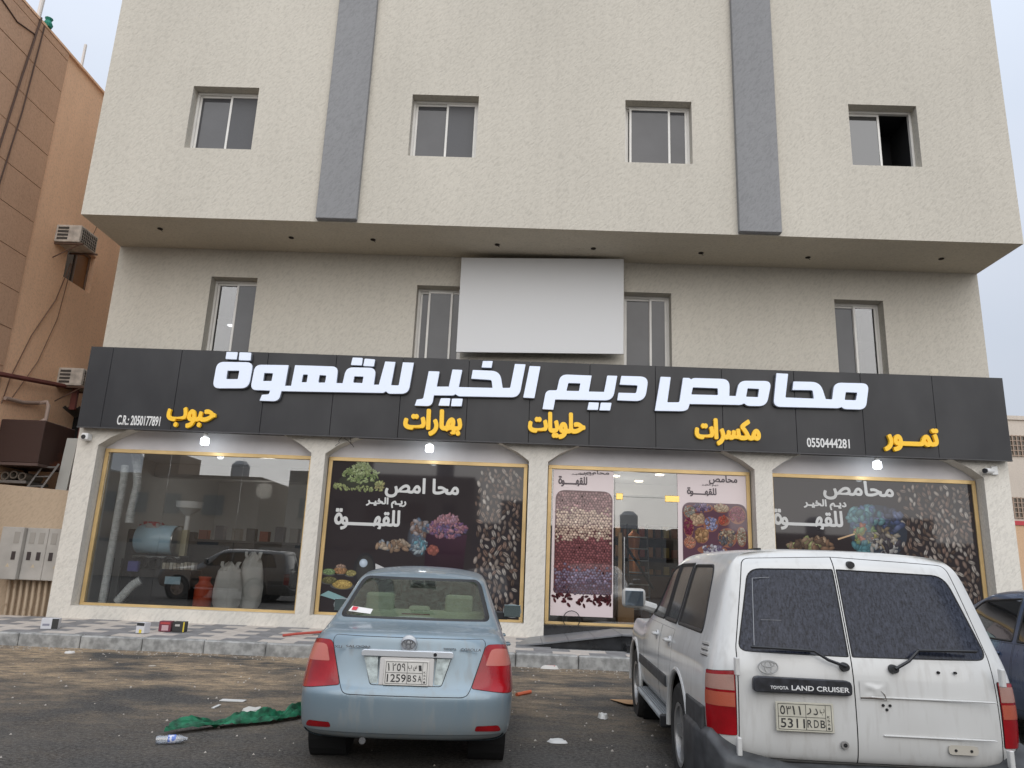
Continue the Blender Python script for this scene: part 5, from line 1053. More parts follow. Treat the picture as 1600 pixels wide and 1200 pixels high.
# ------------------------------------------------------------------ sedan
def sedan(name, label, pos, yaw, sc, paint, detail=True, rearglass=None, sideglass=None):
    t = thing(name, label, 'car', pos, yaw); t.scale = sc
    Yr = [.26, .19, .15, .13, .135, .185, .22, .25, .275, .285, .30, .33]
    ring = [(.66, .255), (.76, .29), (.79, .38), (.80, .54), (.80, .608), (.789, .652), (.772, .78), (.745, .88), (.715, .94), (.70, .965), (.675, .988), (.64, 1.005)]
    def S_(y, w, up, zc, bow=0, low=0): 
        base = [(w-.12, .235), (w-.025, .28), (w-.006, .38), (w, .54), (w-.003, .63), (w-.008, .70), (w-.02, .79), (w-.045, .88)]
        return dict(y=y, side=base+up, zc=zc, zb=.23, bow=bow)
    st = [dict(y=Yr, side=ring, zc=1.02, zb=.25),
          S_(.40, .832, [(.765, .945), (.735, .98), (.70, 1.008), (.655, 1.022)], 1.045),
          S_(.56, .842, [(.77, .95), (.74, .99), (.70, 1.025), (.65, 1.042)], 1.068),
          S_(.63, .845, [(.77, .955), (.74, 1.0), (.70, 1.045), (.648, 1.068)], 1.095, -.06),
          S_(.98, .848, [(.77, .962), (.715, 1.09), (.645, 1.20), (.61, 1.235)], 1.27, -.07),
          S_(1.33, .85, [(.77, .967), (.69, 1.18), (.605, 1.36), (.565, 1.402)], 1.44, -.07),
          S_(1.43, .85, [(.77, .968), (.688, 1.20), (.602, 1.392), (.56, 1.43)], 1.468, -.05),
          S_(2.05, .85, [(.77, .97), (.69, 1.22), (.605, 1.435), (.56, 1.478)], 1.53),
          S_(2.62, .85, [(.77, .965), (.69, 1.20), (.60, 1.405), (.55, 1.45)], 1.50, .04),
          S_(2.74, .85, [(.77, .963), (.692, 1.18), (.605, 1.36), (.56, 1.405)], 1.45, .08),
          S_(3.55, .845, [(.765, .95), (.735, .99), (.70, 1.03), (.66, 1.05)], 1.08, .10),
          S_(3.68, .842, [(.76, .93), (.735, .955), (.70, .985), (.66, 1.0)], 1.03, .10),
          S_(4.15, .82, [(.73, .87), (.70, .885), (.66, .90), (.62, .91)], .94),
          dict(y=[4.2, 4.3, 4.34, 4.36, 4.34, 4.32, 4.30, 4.28, 4.26, 4.25, 4.24, 4.22], side=[(.62, .24), (.70, .28), (.74, .38), (.75, .5), (.75, .58), (.745, .62), (.735, .68), (.72, .73), (.69, .77), (.67, .79), (.64, .80), (.60, .81)], zc=.83, zb=.25)]
    me = loft(st, [.13, .06, .015, 0, .004, .062, .095, .11, .12, .125, .135, .17], [4.4, 4.46, 4.50, 4.52, 4.51, 4.49, 4.47, 4.44, 4.42, 4.41, 4.39, 4.36], n=8, q=3.2)
    C = Carver(me)
    rear = lambda f: f.normal.y < -.05 and f.calc_center_median().y < 1.6
    rearw = lambda f: f.normal.y < -.02 and f.calc_center_median().y < .5
    for sg in (-1, 1):
        sd = lambda f, sg=sg: f.normal.x*sg > .15
        for cy in (.97, 3.57): C.cut(90, circle(cy, .33, .355), 'x', lambda f, sg=sg: f.calc_center_median().x*sg > .52 and f.calc_center_median().z < .9)
        C.cut(10+sg, rpoly([(1.16, .985, .05), (1.98, .985, .02), (1.98, 1.40, .02), (1.52, 1.37, .12)]), 'x', sd); C.cut(13+sg, rpoly([(2.05, .985, .02), (3.16, .985, .05), (2.72, 1.36, .1), (2.05, 1.405, .02)]), 'x', sd)
        # doors outline
        C.cut(20+sg, rpoly([(1.35, .36, .08), (2.0, .36, .02), (2.0, .965), (1.08, .965, .05)]), 'x', sd, only=[0]); C.cut(23+sg, rpoly([(2.02, .36, .02), (3.05, .36, .06), (3.12, .965), (2.02, .965, .02)]), 'x', sd, only=[0])
        # tail lamps
        C.cut(30+sg, rpoly([(sg*.50, .645, .015), (sg*.86, .60, .02), (sg*.86, .90, .02), (sg*.735, .945, .05), (sg*.60, .945, .04)]), 'y', lambda f, sg=sg: f.normal.y < .12 and f.calc_center_median().y < .42 and f.calc_center_median().x*sg > .3)
        C.cut(33+sg, rpoly([(sg*.60, .80, .01), (sg*.86, .79, .01), (sg*.86, .88, .01), (sg*.725, .915, .03), (sg*.64, .915, .03)]), 'y', lambda f: True, only=[30+sg])
        C.cut(36+sg, rpoly([(sg*.535, .355, .015), (sg*.74, .345, .015), (sg*.72, .39, .02), (sg*.55, .39, .01)]), 'y', rearw, only=[0])
    C.cut(1, rpoly([(-.625, 1.095, .05), (.625, 1.095, .05), (.535, 1.405, .06), (-.535, 1.405, .06)]), 'y', lambda f: f.normal.y < -.1 and f.normal.z > .3 and f.calc_center_median().y > .5)
    C.cut(2, rpoly([(-.46, .588, .05), (.46, .588, .05), (.495, .645, .02), (.60, .95, .03), (.58, .985, .02), (-.58, .985, .02), (-.60, .95, .03), (-.495, .645, .02)]), 'y', rearw, only=[0])
    C.cut(5, rpoly([(-.74, .24), (.74, .24), (.78, .325, .03), (-.78, .325, .03)]), 'y', lambda f: f.normal.y < .1 and f.calc_center_median().y < .3, only=[0])
    C.cut(3, rpoly([(-.27, .655, .02), (.27, .655, .02), (.335, .855, .01), (-.335, .855, .01)]), 'y', rearw, only=[2])
    def gaps(pid, rad, lift=-.0005): C.trace(pid, rad, lift).build('panel_gap', m_gap, t, loc='local')
    def seal(pid, rad, par, lift=-.002): C.trace(pid, rad, lift).build('seal', m_seal, par, loc='local')
    for pid, rad in ((2, .0035), (19, .003), (21, .003), (22, .003), (24, .003), (3, .003), (29, .004), (31, .004)): gaps(pid, rad)
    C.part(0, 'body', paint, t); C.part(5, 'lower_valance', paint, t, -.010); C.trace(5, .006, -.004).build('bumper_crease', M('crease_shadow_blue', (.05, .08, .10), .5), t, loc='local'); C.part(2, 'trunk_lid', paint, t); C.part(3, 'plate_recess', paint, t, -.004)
    for sg in (-1, 1):
        C.part(20+sg, 'rear_door', paint, t); C.part(23+sg, 'front_door', paint, t)
        seal(10+sg, .013, C.part(10+sg, 'side_window', sideglass, t, -.004)); seal(13+sg, .013, C.part(13+sg, 'side_window', sideglass, t, -.004))
        tl_ = C.part(30+sg, 'tail_light', m_redl, t, .004); C.part(33+sg, 'turn_lens', m_pinkl, tl_, .005); C.part(36+sg, 'reflector', m_redl, t, .003)
        MB().add([], []) 
        for cy in (.97, 3.57): MB().lathe([(.36, sg*.50), (.36, sg*.80)], (0, cy, .33), 'x', 24).lathe([(.001, sg*.5), (.36, sg*.5)], (0, cy, .33), 'x', 24).build('wheel_well', m_dark, t, loc='local')
        wheel(t, sg*.705, .97, .31, .205, sg, .2, m_rimm); wheel(t, sg*.705, 3.57, .31, .205, sg, .2, m_rimm)
        mr_ = MB().lathe([(.001, .08), (.06, .075), (.085, .05), (.09, 0), (.09, -.02), (.001, -.021)], (0, 0, 0), 'y', 20).mesh('mirror_shell', True)
        for v in mr_.vertices: v.co.x *= 1.15; v.co.z *= .82
        o = link('mirror', mr_, paint, t, 'local'); o.location = (sg*.945, 2.78, 1.075)
        mg = MB().box(-.092, .092, -.026, -.022, -.062, .062).build('mirror_glass', M('mirror_glass', (.3, .38, .38), .03, metal=.9), o, bevel=.002, loc='local'); bx_m = MB().box(min(sg*.74, sg*.90), max(sg*.74, sg*.90), 2.78, 2.88, .98, 1.06).build('mirror_arm', m_black, t, bevel=.008, loc='local')
        for yy in (1.25, 2.2): MB().tube([(sg*.812, yy, .86), (sg*.845, yy+.03, .862), (sg*.845, yy+.13, .862), (sg*.812, yy+.16, .86)], .012, 8).build('door_handle', paint, t, smooth=True, loc='local')
    MB().box(-.7, .7, .35, 4.1, .26, .32).build('underbody', m_dark, t, loc='local')
    seal(1, .030, C.part(1, 'rear_window', rearglass, t, -.003), -.008)
    # number plate and garnish
    MB().prism(rpoly([(-.35, .855, .01), (.35, .855, .01), (.35, .90, .02), (-.35, .90, .02)]), 'y', .052, .12).build('chrome_garnish', M('pale_garnish', (.66, .68, .70), .25, metal=.4, var=.05), t, bevel=.004, loc='local')
    MB().lathe([(.001, .047), (.013, .047), (.013, .055)], (.21, 0, .878), 'y', 12).build('trunk_lock', m_dark, t, loc='local')
    for sg in (-1, 1): MB().prism(rpoly([(sg*.235, .665, .01), (sg*.205, .665, .01), (sg*.225, .85), (sg*.33, .85, .005), (sg*.27, .665, .01)]) if 0 else [(sg*.215, .665), (sg*.27, .665), (sg*.33, .85), (sg*.225, .85)], 'y', .066, .09).build('plate_lamp', m_clearl, t, loc='local')
    MB().prism(rpoly([(-.205, .645, .015), (.205, .645, .015), (.205, .85, .01), (-.205, .85, .01)]), 'y', .056, .09).build('plate_surround', M('surround_white', (.60, .58, .56), .5), t, bevel=.003, loc='local')
    if detail: plate(t, 0.0, .745, .049, .34, .175, R(-3), '1259', 'BSA', '١٢٥٩', 'بسا')
    MB().lathe([(.001, .082), (.05, .082), (.062, .09), (.064, .11)], (0, 0, 0), 'y', 24).build('emblem_base', M('emblem_base_grey', (.40, .42, .44), .4, metal=.5), t, smooth=True, loc='local').location = (0, 0, .945)
    if detail: emblem(t, 0, .945, .078, .052, M('emblem_metal', (.45, .46, .48), .25, metal=.9))
    if detail: text_mb('COROLLA', .40, .56, .905, .925, .120, .008, .02, slant=.2).build('model_lettering', m_chrome, t, loc='local'); text_mb('TOYOTA', .27, .37, .91, .924, .108, .008, .02).build('model_lettering', m_chrome, t, loc='local')
    if detail: text_mb('XLI', -.57, -.51, .898, .916, .120, .008, .02).build('model_lettering', m_chrome, t, loc='local'); text_mb('SALOON', -.48, -.30, .905, .922, .108, .008, .02).build('model_lettering', m_chrome, t, loc='local')
    MB().tube([(-.3, .12, .26), (-.3, .5, .26)], .025, 10).build('exhaust', m_chrome, t, loc='local')
    if detail:
        # interior seen through the rear window
        ms = M('seat_fabric', (.66, .66, .54), .8, var=.1); 
        MB().prism(rpoly([(1.05, .75, .05), (1.5, .5, .05), (1.6, .6, .05), (1.25, 1.14, .08), (1.13, 1.14, .05)]), 'x', -.60, .60).build('rear_seat', ms, t, bevel=.015, loc='local')
        for x in (-.36, .36, 0): 
            w = .13 if x else .1; MB().box(x-w, x+w, 1.14, 1.25, 1.10, 1.275 if x else 1.17).build('headrest', ms, t, bevel=.03, bseg=2, loc='local')
        for x in (-.38, .38): MB().box(x-.24, x+.24, 2.0, 2.15, .5, 1.17).build('front_seat', ms, t, bevel=.06, bseg=2, loc='local'); MB().box(x-.13, x+.13, 2.05, 2.15, 1.19, 1.37).build('headrest', ms, t, bevel=.04, bseg=2, loc='local')
        MB().box(-.58, .58, .72, 1.12, 1.02, 1.05).build('parcel_shelf', M('shelf_cloth', (.36, .38, .33), .8), t, loc='local'); MB().box(-.7, .7, .9, 3.2, .45, .5).build('cabin_floor', m_dark, t, loc='local')
        MB().box(-.12, .12, .70, .715, 1.12, 1.13).build('third_brake_light', m_redl, t, loc='local')
        sk = MB().add([(-.57, .735, 1.112), (-.38, .715, 1.095), (-.365, .755, 1.132), (-.545, .775, 1.150)], [(0, 1, 2, 3)]).build('rear_sticker', M('sticker_white', (.66, .64, .62), .5), t, loc='local')
        sk.data.transform(Matrix.Translation((0, -.055, .022)))
        rs = MB().add([(-.545, .745, 1.12), (-.505, .741, 1.117), (-.49, .765, 1.14), (-.535, .77, 1.145)], [(0, 1, 2, 3)]).build('sticker_mark', M('sticker_red', (.55, .02, .04), .5), t, loc='local'); rs.data.transform(Matrix.Translation((0, -.062, .025)))
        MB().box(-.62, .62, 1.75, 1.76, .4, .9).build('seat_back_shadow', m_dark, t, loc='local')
    return t
m_blue = carpaint('pale_blue_paint', (.18, .25, .30), dust=(.27, .28, .27), amt=.45, metal=.25, rough=.28)
gl_rear = glass('rear_tinted_glass', (.50, .58, .49), .03, dirt=.26, dcol=(.13, .16, .13), dscale=26, dramp=(.42, .62))
gl_side = M('side_dark_glass', (.018, .024, .024), .05, spec=.7, coat=.6, var=.3, vscale=6)
CAR1 = sedan('blue_sedan', 'light blue dusty four-door sedan parked nose to the shop, seen from behind', (-.79, 5.74, 0), .065, (.962, .955, .985), m_blue, True, gl_rear, gl_side)
m_navy = carpaint('dark_blue_paint', (.05, .08, .15), dust=(.16, .18, .2), amt=.22, metal=.3, rough=.25)
# ------------------------------------------------------------------ large off-road estate
def suv(name, label, pos, yaw, sc, paint, glassm, sideg, detail=True):
    t = thing(name, label, 'car', pos, yaw); t.scale = sc
    ringx = [(.86, .46), (.90, .52), (.925, .62), (.935, .80), (.93, .96), (.915, 1.07), (.89, 1.15), (.845, 1.32), (.785, 1.52), (.735, 1.67), (.70, 1.74), (.655, 1.782)]
    Yr = [.14, .11, .10, .10, .11, .13, .15, .20, .26, .31, .35, .42]
    def S_(y, w, k=1, zr=1.79, zc=1.825, xr=.655, bow=0):
        d = w-.95; f = [(.88, .42), (.93, .48), (.95, .60), (.955, .80), (.945, .98), (.925, 1.09), (.90, 1.165)]
        return dict(y=y, side=[(x+d, z) for x, z in f]+[(.85, 1.33), (.795, 1.53), (.745, 1.69), (xr+.045, zr-.045), (xr, zr)], zc=zc, bow=bow)
    def low(y, w, zt, zc, xr, bow=0):
        d = w-.95; f = [(.88, .42), (.93, .48), (.95, .60), (.955, .80), (.945, .94), (.925, 1.02), (.90, 1.08)]
        zs = [1.08+(zt-1.08)*k for k in (.2, .45, .7, .9, 1)]; xs = [.88+(xr-.88)*k for k in (.15, .35, .6, .85, 1)]
        return dict(y=y, side=[(x+d, z) for x, z in f]+list(zip(xs, zs)), zc=zc, bow=bow)
    st = [dict(y=Yr, side=ringx, zc=1.80), S_(.30, .948, bow=.0, zr=1.772, zc=1.805), S_(.55, .952), S_(1.3, .955, zr=1.80, zc=1.84), S_(2.0, .955, zr=1.80, zc=1.845), S_(2.45, .955, zr=1.79, zc=1.835, xr=.64, bow=.05),
          dict(y=2.62, side=S_(0, .955)['side'][:7]+[(.85, 1.33), (.795, 1.52), (.74, 1.66), (.675, 1.72), (.63, 1.755)], zc=1.80, bow=.08),
          dict(y=3.12, side=S_(0, .955)['side'][:7]+[(.845, 1.24), (.80, 1.32), (.765, 1.38), (.735, 1.43), (.70, 1.46)], zc=1.49, bow=.12),
          low(3.38, .955, 1.22, 1.25, .73, .12), low(3.55, .955, 1.16, 1.20, .74, .08), low(4.3, .94, 1.08, 1.13, .72), low(4.65, .92, 1.02, 1.07, .70),
          dict(y=[4.7, 4.75, 4.78, 4.8, 4.8, 4.79, 4.78, 4.77, 4.76, 4.75, 4.74, 4.7], side=[(.8, .46), (.84, .52), (.86, .6), (.865, .72), (.86, .80), (.85, .84), (.83, .87), (.81, .90), (.79, .92), (.76, .94), (.72, .955), (.66, .96)], zc=.99)]
    me = loft(st, [.05, .02, 0, 0, .005, .02, .045, .10, .165, .215, .255, .33], [4.78, 4.82, 4.85, 4.86, 4.86, 4.86, 4.86, 4.85, 4.84, 4.83, 4.82, 4.79], n=10, q=4.0, tq=3.2)
    C = Carver(me); rear = lambda f: f.normal.y < -.2 and f.calc_center_median().y < .6
    SX = -.09
    for sg in (-1, 1):
        sd = lambda f, sg=sg: f.normal.x*sg > .15
        for cy in (1.22, 4.0): C.cut(90, circle(cy, .40, .455, 32), 'x', lambda f, sg=sg: f.calc_center_median().x*sg > .5 and f.calc_center_median().z < 1.05)
        C.cut(10+sg, rpoly([(.52, 1.205, .06), (1.50, 1.205, .03), (1.50, 1.69, .03), (.74, 1.685, .14)]), 'x', sd)
        C.cut(13+sg, rpoly([(1.56, 1.205, .02), (2.16, 1.205, .02), (2.16, 1.70, .02), (1.56, 1.70, .02)]), 'x', sd)
        C.cut(16+sg, rpoly([(2.22, 1.205, .02), (3.02, 1.205, .04), (2.62, 1.655, .10), (2.22, 1.70, .02)]), 'x', sd)
        C.cut(20+sg, rpoly([(1.70, .50, .06), (2.18, .50, .02), (2.18, 1.15), (1.53, 1.15, .02), (1.53, .86, .1)]), 'x', sd, only=[0]); C.cut(23+sg, rpoly([(2.20, .50, .02), (3.20, .50, .06), (3.22, 1.15, .02), (2.20, 1.15, .02)]), 'x', sd, only=[0])
        C.cut(30+sg, rpoly([(sg*.785, .615, .01), (sg*.99, .605, .02), (sg*.99, .985, .03), (sg*.785, 1.005, .01)]), 'y', lambda f, sg=sg: f.normal.y < .25 and f.calc_center_median().y < .22, only=[0])
        C.cut(33+sg, [(sg*.79, .885), (sg*.99, .88), (sg*.985, .965), (sg*.79, .98)], 'y', lambda f: True, only=[30+sg]); C.cut(36+sg, [(sg*.79, .785), (sg*.99, .78), (sg*.99, .865), (sg*.79, .87)], 'y', lambda f: True, only=[30+sg])
    # back doors with their windows
    C.cut(1, rpoly([(-.775, .49, .04), (SX, .49), (SX, 1.765), (-.66, 1.735, .05), (-.765, 1.15, .02)]), 'y', rear, only=[0])
    C.cut(2, rpoly([(.775, .49, .04), (SX, .49), (SX, 1.765), (.66, 1.735, .05), (.765, 1.15, .02)]), 'y', rear, only=[0])
    C.cut(3, rpoly([(-.755, 1.13, .06), (SX-.012, 1.125, .008), (SX-.012, 1.68, .008), (-.635, 1.665, .08)]), 'y', rear, only=[1])
    C.cut(4, rpoly([(.765, 1.135, .08), (SX+.012, 1.125, .008), (SX+.012, 1.68, .008), (.625, 1.665, .09)]), 'y', rear, only=[2])
    def gaps(pid, rad): C.trace(pid, rad, -.001).build('panel_gap', m_gap, t, loc='local')
    def seal(pid, rad, par): C.trace(pid, rad, -.004).build('seal', m_seal, par, loc='local')
    for pid, rad in ((1, .005), (2, .005), (19, .003), (21, .003), (22, .003), (24, .003), (29, .005), (31, .005)): gaps(pid, rad)
    C.part(0, 'body', paint, t); d1 = C.part(1, 'back_door', paint, t); d2 = C.part(2, 'back_door', paint, t); C.part(3, 'rear_window', glassm, d1, -.003); C.part(4, 'rear_window', glassm, d2, -.003); seal(3, .007, d1); seal(4, .007, d2)
    m_trim = M('grey_cladding_plastic', (.045, .047, .050), .55, var=.4, vscale=8)
    for sg in (-1, 1):
        seal(10+sg, .018, C.part(10+sg, 'side_window', sideg, t, -.004)); seal(13+sg, .022, C.part(13+sg, 'side_window', sideg, t, -.004)); seal(16+sg, .02, C.part(16+sg, 'side_window', sideg, t, -.004))
        C.part(20+sg, 'rear_door', paint, t); C.part(23+sg, 'front_door', paint, t)
        tl_ = C.part(30+sg, 'tail_light', m_redl, t, .006); C.part(33+sg, 'reverse_lens', M('dusty_clear_lens', (.36, .20, .16), .2, coat=.15, bump=.002, bscale=60, bstretch=(1, 1, 5)), tl_, .008); C.part(36+sg, 'turn_lens', m_ambl, tl_, .008)
        for cy in (1.22, 4.0): MB().lathe([(.46, sg*.55), (.46, sg*.90)], (0, cy, .40), 'x', 24).lathe([(.001, sg*.55), (.46, sg*.55)], (0, cy, .40), 'x', 24).build('wheel_well', m_dark, t, loc='local')
        for cy in (1.22, 4.0): MB().tube([(sg*.945, cy+.465*math.cos(math.pi*(-.02+1.04*k/24)), .40+.465*math.sin(math.pi*(-.02+1.04*k/24))) for k in range(25)], .022, 8).build('arch_lip', paint, t, smooth=True, loc='local')
        wheel(t, sg*.815, 1.22, .385, .265, sg, .235, m_rimm); wheel(t, sg*.815, 4.0, .385, .265, sg, .235, m_rimm)
        # running board, side moulding, handles, mirror, vents
        rb = MB().box(min(sg*.86, sg*1.0), max(sg*.86, sg*1.0), 1.75, 3.42, .37, .43).build('running_board', M('board_grey', (.33, .35, .36), .5, var=.2), t, bevel=.02, loc='local')
        rg = MB()
        for k in range(5): xx = sg*(.89+k*.022); rg.box(xx-.004, xx+.004, 1.8, 3.38, .431, .437)
        rg.build('board_ribs', M('rib_grey', (.2, .21, .22), .6), rb, loc='local'); MB().box(min(sg*.86, sg*1.01), max(sg*.86, sg*1.01), 1.70, 1.76, .34, .44).build('board_end', m_black, t, bevel=.01, loc='local')
        MB().add([(sg*.948, 1.72, .66), (sg*.948, 3.52, .66), (sg*.948, 3.52, .76), (sg*.948, 1.72, .76), (sg*.972, 1.73, .665), (sg*.972, 3.51, .665), (sg*.968, 3.51, .75), (sg*.968, 1.73, .75)], [(0, 3, 2, 1), (4, 5, 6, 7), (0, 1, 5, 4), (1, 2, 6, 5), (2, 3, 7, 6), (3, 0, 4, 7)]).build('side_moulding', m_trim, t, bevel=.005, loc='local')
        MB().add([(sg*.945, .22, .60), (sg*.945, .76, .60), (sg*.945, .80, .76), (sg*.945, .22, .76), (sg*.972, .23, .605), (sg*.972, .76, .605), (sg*.966, .79, .75), (sg*.966, .23, .75)], [(0, 3, 2, 1), (4, 5, 6, 7), (0, 1, 5, 4), (1, 2, 6, 5), (2, 3, 7, 6), (3, 0, 4, 7)]).build('side_moulding', m_trim, t, bevel=.005, loc='local')
        for yy in (1.62, 2.32): 
            MB().lathe([(.001, sg*.945), (.045, sg*.945), (.048, sg*.925)], (0, yy+.05, 1.04), 'x', 16).build('handle_cup', M('cup_shade_white', (.5, .5, .5), .5), t, loc='local')
            MB().tube([(sg*.93, yy, 1.05), (sg*.968, yy+.03, 1.052), (sg*.968, yy+.14, 1.052), (sg*.93, yy+.17, 1.05)], .014, 8).build('door_handle', paint, t, smooth=True, loc='local')
        mm_ = MB().box(-.115, .115, -.05, .06, -.10, .10).build('mirror', paint, t, bevel=.045, bseg=3, loc='local'); mm_.location = (sg*1.075, 3.02, 1.35); mm_.data.polygons.foreach_set('use_smooth', [True]*len(mm_.data.polygons))
        MB().box(-.088, .088, -.054, -.0505, -.075, .075).build('mirror_glass', M('mirror_glass_suv', (.30, .36, .42), .05, metal=.85), mm_, bevel=.0015, loc='local')
        MB().tube([(sg*.86, 3.06, 1.25), (sg*1.0, 3.03, 1.29)], .05, 8).build('mirror_arm', paint, t, smooth=True, loc='local')
        for k in range(3):
            zz = 1.15-k*.033
            o = MB().box(-.004, .004, -.075, .075, -.010, .010).build('vent_louvre', paint, t, bevel=.003, loc='local'); hit_ = C.bv.ray_cast(Vector((sg*3, .33-k*.012, zz)), Vector((-sg, 0, 0))); o.location = hit_[0]+Vector((sg*.004, 0, 0)); o.rotation_euler = (0, sg*R(-14), sg*R(-6))
            MB().box(-.002, .003, -.070, .070, -.0135, -.0105).build('vent_slot', m_gap, o, loc='local')
    MB().box(-.8, .8, .4, 4.4, .38, .5).build('underbody', m_dark, t, loc='local')
    # dark bumper wrapping the tail
    P_ = [(-.99, .76), (-.995, .35), (-.96, .12), (-.88, -.03), (-.6, -.10), (0, -.12), (.6, -.10), (.88, -.03), (.96, .12), (.995, .35), (.99, .76)]
    mb = MB(); sec = [(0, .26), (.0, .43), (.035, .465), (.16, .48), (.16, .26)]
    vs = []
    for (x, y) in P_:
        c_ = Vector((x, y-.5)); nrm = Vector((x*.9, (y-.6))).normalized() if abs(x) < .97 else Vector((1 if x > 0 else -1, 0))
        for d, z in sec:
            zz = z+((.17 if abs(x) > .93 else (.05 if abs(x) > .8 else 0)) if z > .4 else 0); vs.append((x-nrm.x*d, y-nrm.y*d, zz))
    n = len(sec); mb.add(vs, [(i*n+k, i*n+(k+1) % n, (i+1)*n+(k+1) % n, (i+1)*n+k) for i in range(len(P_)-1) for k in range(n)]+[tuple(range(n)), tuple((len(P_)-1)*n+k for k in range(n))])
    mb.build('rear_bumper', m_trim, t, bevel=.012, bseg=2, smooth=True, loc='local')
    # rear details
    def yb(z): return 0 if z < 1 else (.045*(z-1)/.15 if z < 1.15 else .045+(z-1.15)*.33)
    m_gar = M('garnish_black', (.02, .021, .026), .4, var=.5, vscale=20)
    MB().prism(rpoly([(-.70, .895, .02), (-.115, .895, .02), (-.115, .985, .03), (-.70, .99, .03)]), 'y', -.035, .01).build('handle_garnish', m_gar, d1, bevel=.006, loc='local')
    if detail: text_mb('LAND CRUISER', -.475, -.135, .915, .945, -.0385, .003, .012).build('model_lettering', m_white, d1, loc='local'); text_mb('TOYOTA', -.60, -.495, .917, .937, -.0385, .003, .012).build('model_lettering', m_white, d1, loc='local')
    if detail: plate(d1, -.40, .755, -.014, .34, .175, 0, '5311', 'RDB', '٥٣١١', 'ردب', M('plate_dusty', (.50, .48, .40), .6, var=.12, vscale=9))
    if detail: emblem(d1, -.60, 1.045, yb(1.04)-.012, .058, M('dull_emblem', (.45, .45, .44), .4, metal=.4))
    MB().lathe([(.001, -.012), (.022, -.012), (.024, 0)], (-.17, 0, .60), 'y', 16).build('door_lock', m_ald, d1, smooth=True, loc='local'); MB().lathe([(.001, -.014), (.012, -.014), (.012, -.01)], (-.17, 0, .60), 'y', 12).build('key_slot', m_dark, d1, loc='local')
    for x, dd, pts in ((-.14, d1, [(-.14, 1.07), (-.24, 1.105), (-.32, 1.155), (-.70, 1.165)]), (.15, d2, [(.15, 1.07), (.24, 1.12), (.31, 1.185), (.66, 1.195)])):
        w = MB().lathe([(.001, -.045), (.022, -.045), (.028, -.02), (.028, .05)], (x, yb(1.07)-.0, 1.065), 'y', 14); pth = [(a, yb(b)-.045, b) for a, b in pts]; w.tube(pth[:3], [.011, .010, .008], 6); w.tube([pth[2], ((pth[2][0]+pth[3][0])/2, pth[3][1]-.012, pth[3][2]-.004), pth[3]], [.009, .009, .006], 6)
        mid = pth[2]; w.box(min(pth[2][0], pth[3][0])+.01, max(pth[2][0], pth[3][0]), pth[3][1]+.006, pth[3][1]+.024, pth[3][2]-.012, pth[3][2]-.002)
        w.build('wiper', m_black, dd, smooth=True, loc='local')
    for dd, sg in ((d1, -1), (d2, 1)):
        for zz in (1.04, .56): MB().box(min(sg*.772, sg*.800), max(sg*.772, sg*.800), -.012, .03, zz-.055, zz+.055).build('hinge', paint, dd, bevel=.005, loc='local')
    for zz, x0, x1 in ((.890, -.0, .74), (.665, .06, .72)):
        MB().prism([(x0, zz-.004), (x1, zz-.004), (x1-.02, zz+.006), (x0, zz+.006)], 'y', -.008, .004).build('pressed_crease', paint, d2, bevel=.003, loc='local')
    h = MB()
    for x, z in ((.42, 1.055), (.52, 1.057), (.07, .845), (.11, .845), (.09, .82), (.47, .60), (.56, .60)): h.lathe([(.001, -.004), (.0085, -.004), (.0085, .01)], (x, yb(z) if z > 1 else -.001, z), 'y', 10)
    h.build('trim_holes', m_dark, d2, loc='local')
    MB().prism(rpoly([(.43, .575, .02), (.60, .575, .02), (.60, .63, .02), (.43, .63, .02)]), 'y', -.002, .004).build('trim_scar', M('scar_beige', (.45, .42, .36), .7), d2, loc='local')
    MB().lathe([(.001, -.02), (.022, -.02), (.026, 0), (.026, .03)], (.02, .235, 1.715), 'y', 14).build('washer_nozzle', m_black, d2, smooth=True, loc='local')
    # dent beside the handle
    dn = MB(); random.seed(6); g_ = 14; vs = []
    for i in range(g_):
        for j in range(g_):
            u, v = i/(g_-1), j/(g_-1); x = -.06+u*.17; z = .87+v*.12; e = (min(u, 1-u, v, 1-v)*2)**1.2
            vs.append((x, .0004-.013*e*(.5+noise.noise(Vector((u*3.2, v*3.2, 2.3)))) , z))
    dn.add(vs, [(i*g_+j, (i+1)*g_+j, (i+1)*g_+j+1, i*g_+j+1) for i in range(g_-1) for j in range(g_-1)])
    dn.build('dented_skin', paint, d2, smooth=True, loc='local')
    cr = MB(); cr.tube([(-.06, -.007, .885), (.02, -.009, .888), (.06, -.010, .885), (.09, -.010, .875), (.08, -.010, .91), (.06, -.009, .93)], [.004, .004, .003, .002, .003, .001], 5); cr.build('dent_crack', M('dent_rust', (.10, .075, .06), .8), d2, loc='local')
    tg = MB()
    tg.tube([(-.66, .10, 1.17), (-.62, .245, 1.60), (-.30, .26, 1.63), (-.2, .25, 1.58), (-.14, .08, 1.16)], .0025, 4)
    for k in range(2): tg.tube([(-.60, .15+.0, 1.33+k*-.1), (-.15, .14, 1.34-k*.1)], .0015, 4)
    tg.build('window_outline', M('scratch_pale', (.30, .31, .33), .5), d1, loc='local').location = (0, -.026, 0)
    for dx in (-.45, 0, .45): pass
    r_ = MB()
    for x in (-.48, .48): r_.box(x-.012, x+.012, .55, 2.35, 1.80, 1.812)
    r_.build('roof_channel', m_gap, t, loc='local').location = (0, 0, .008)
    return t
m_wht = carpaint('white_paint_dusty', (.60, .60, .585), dust=(.36, .34, .31), amt=.38, rough=.38)
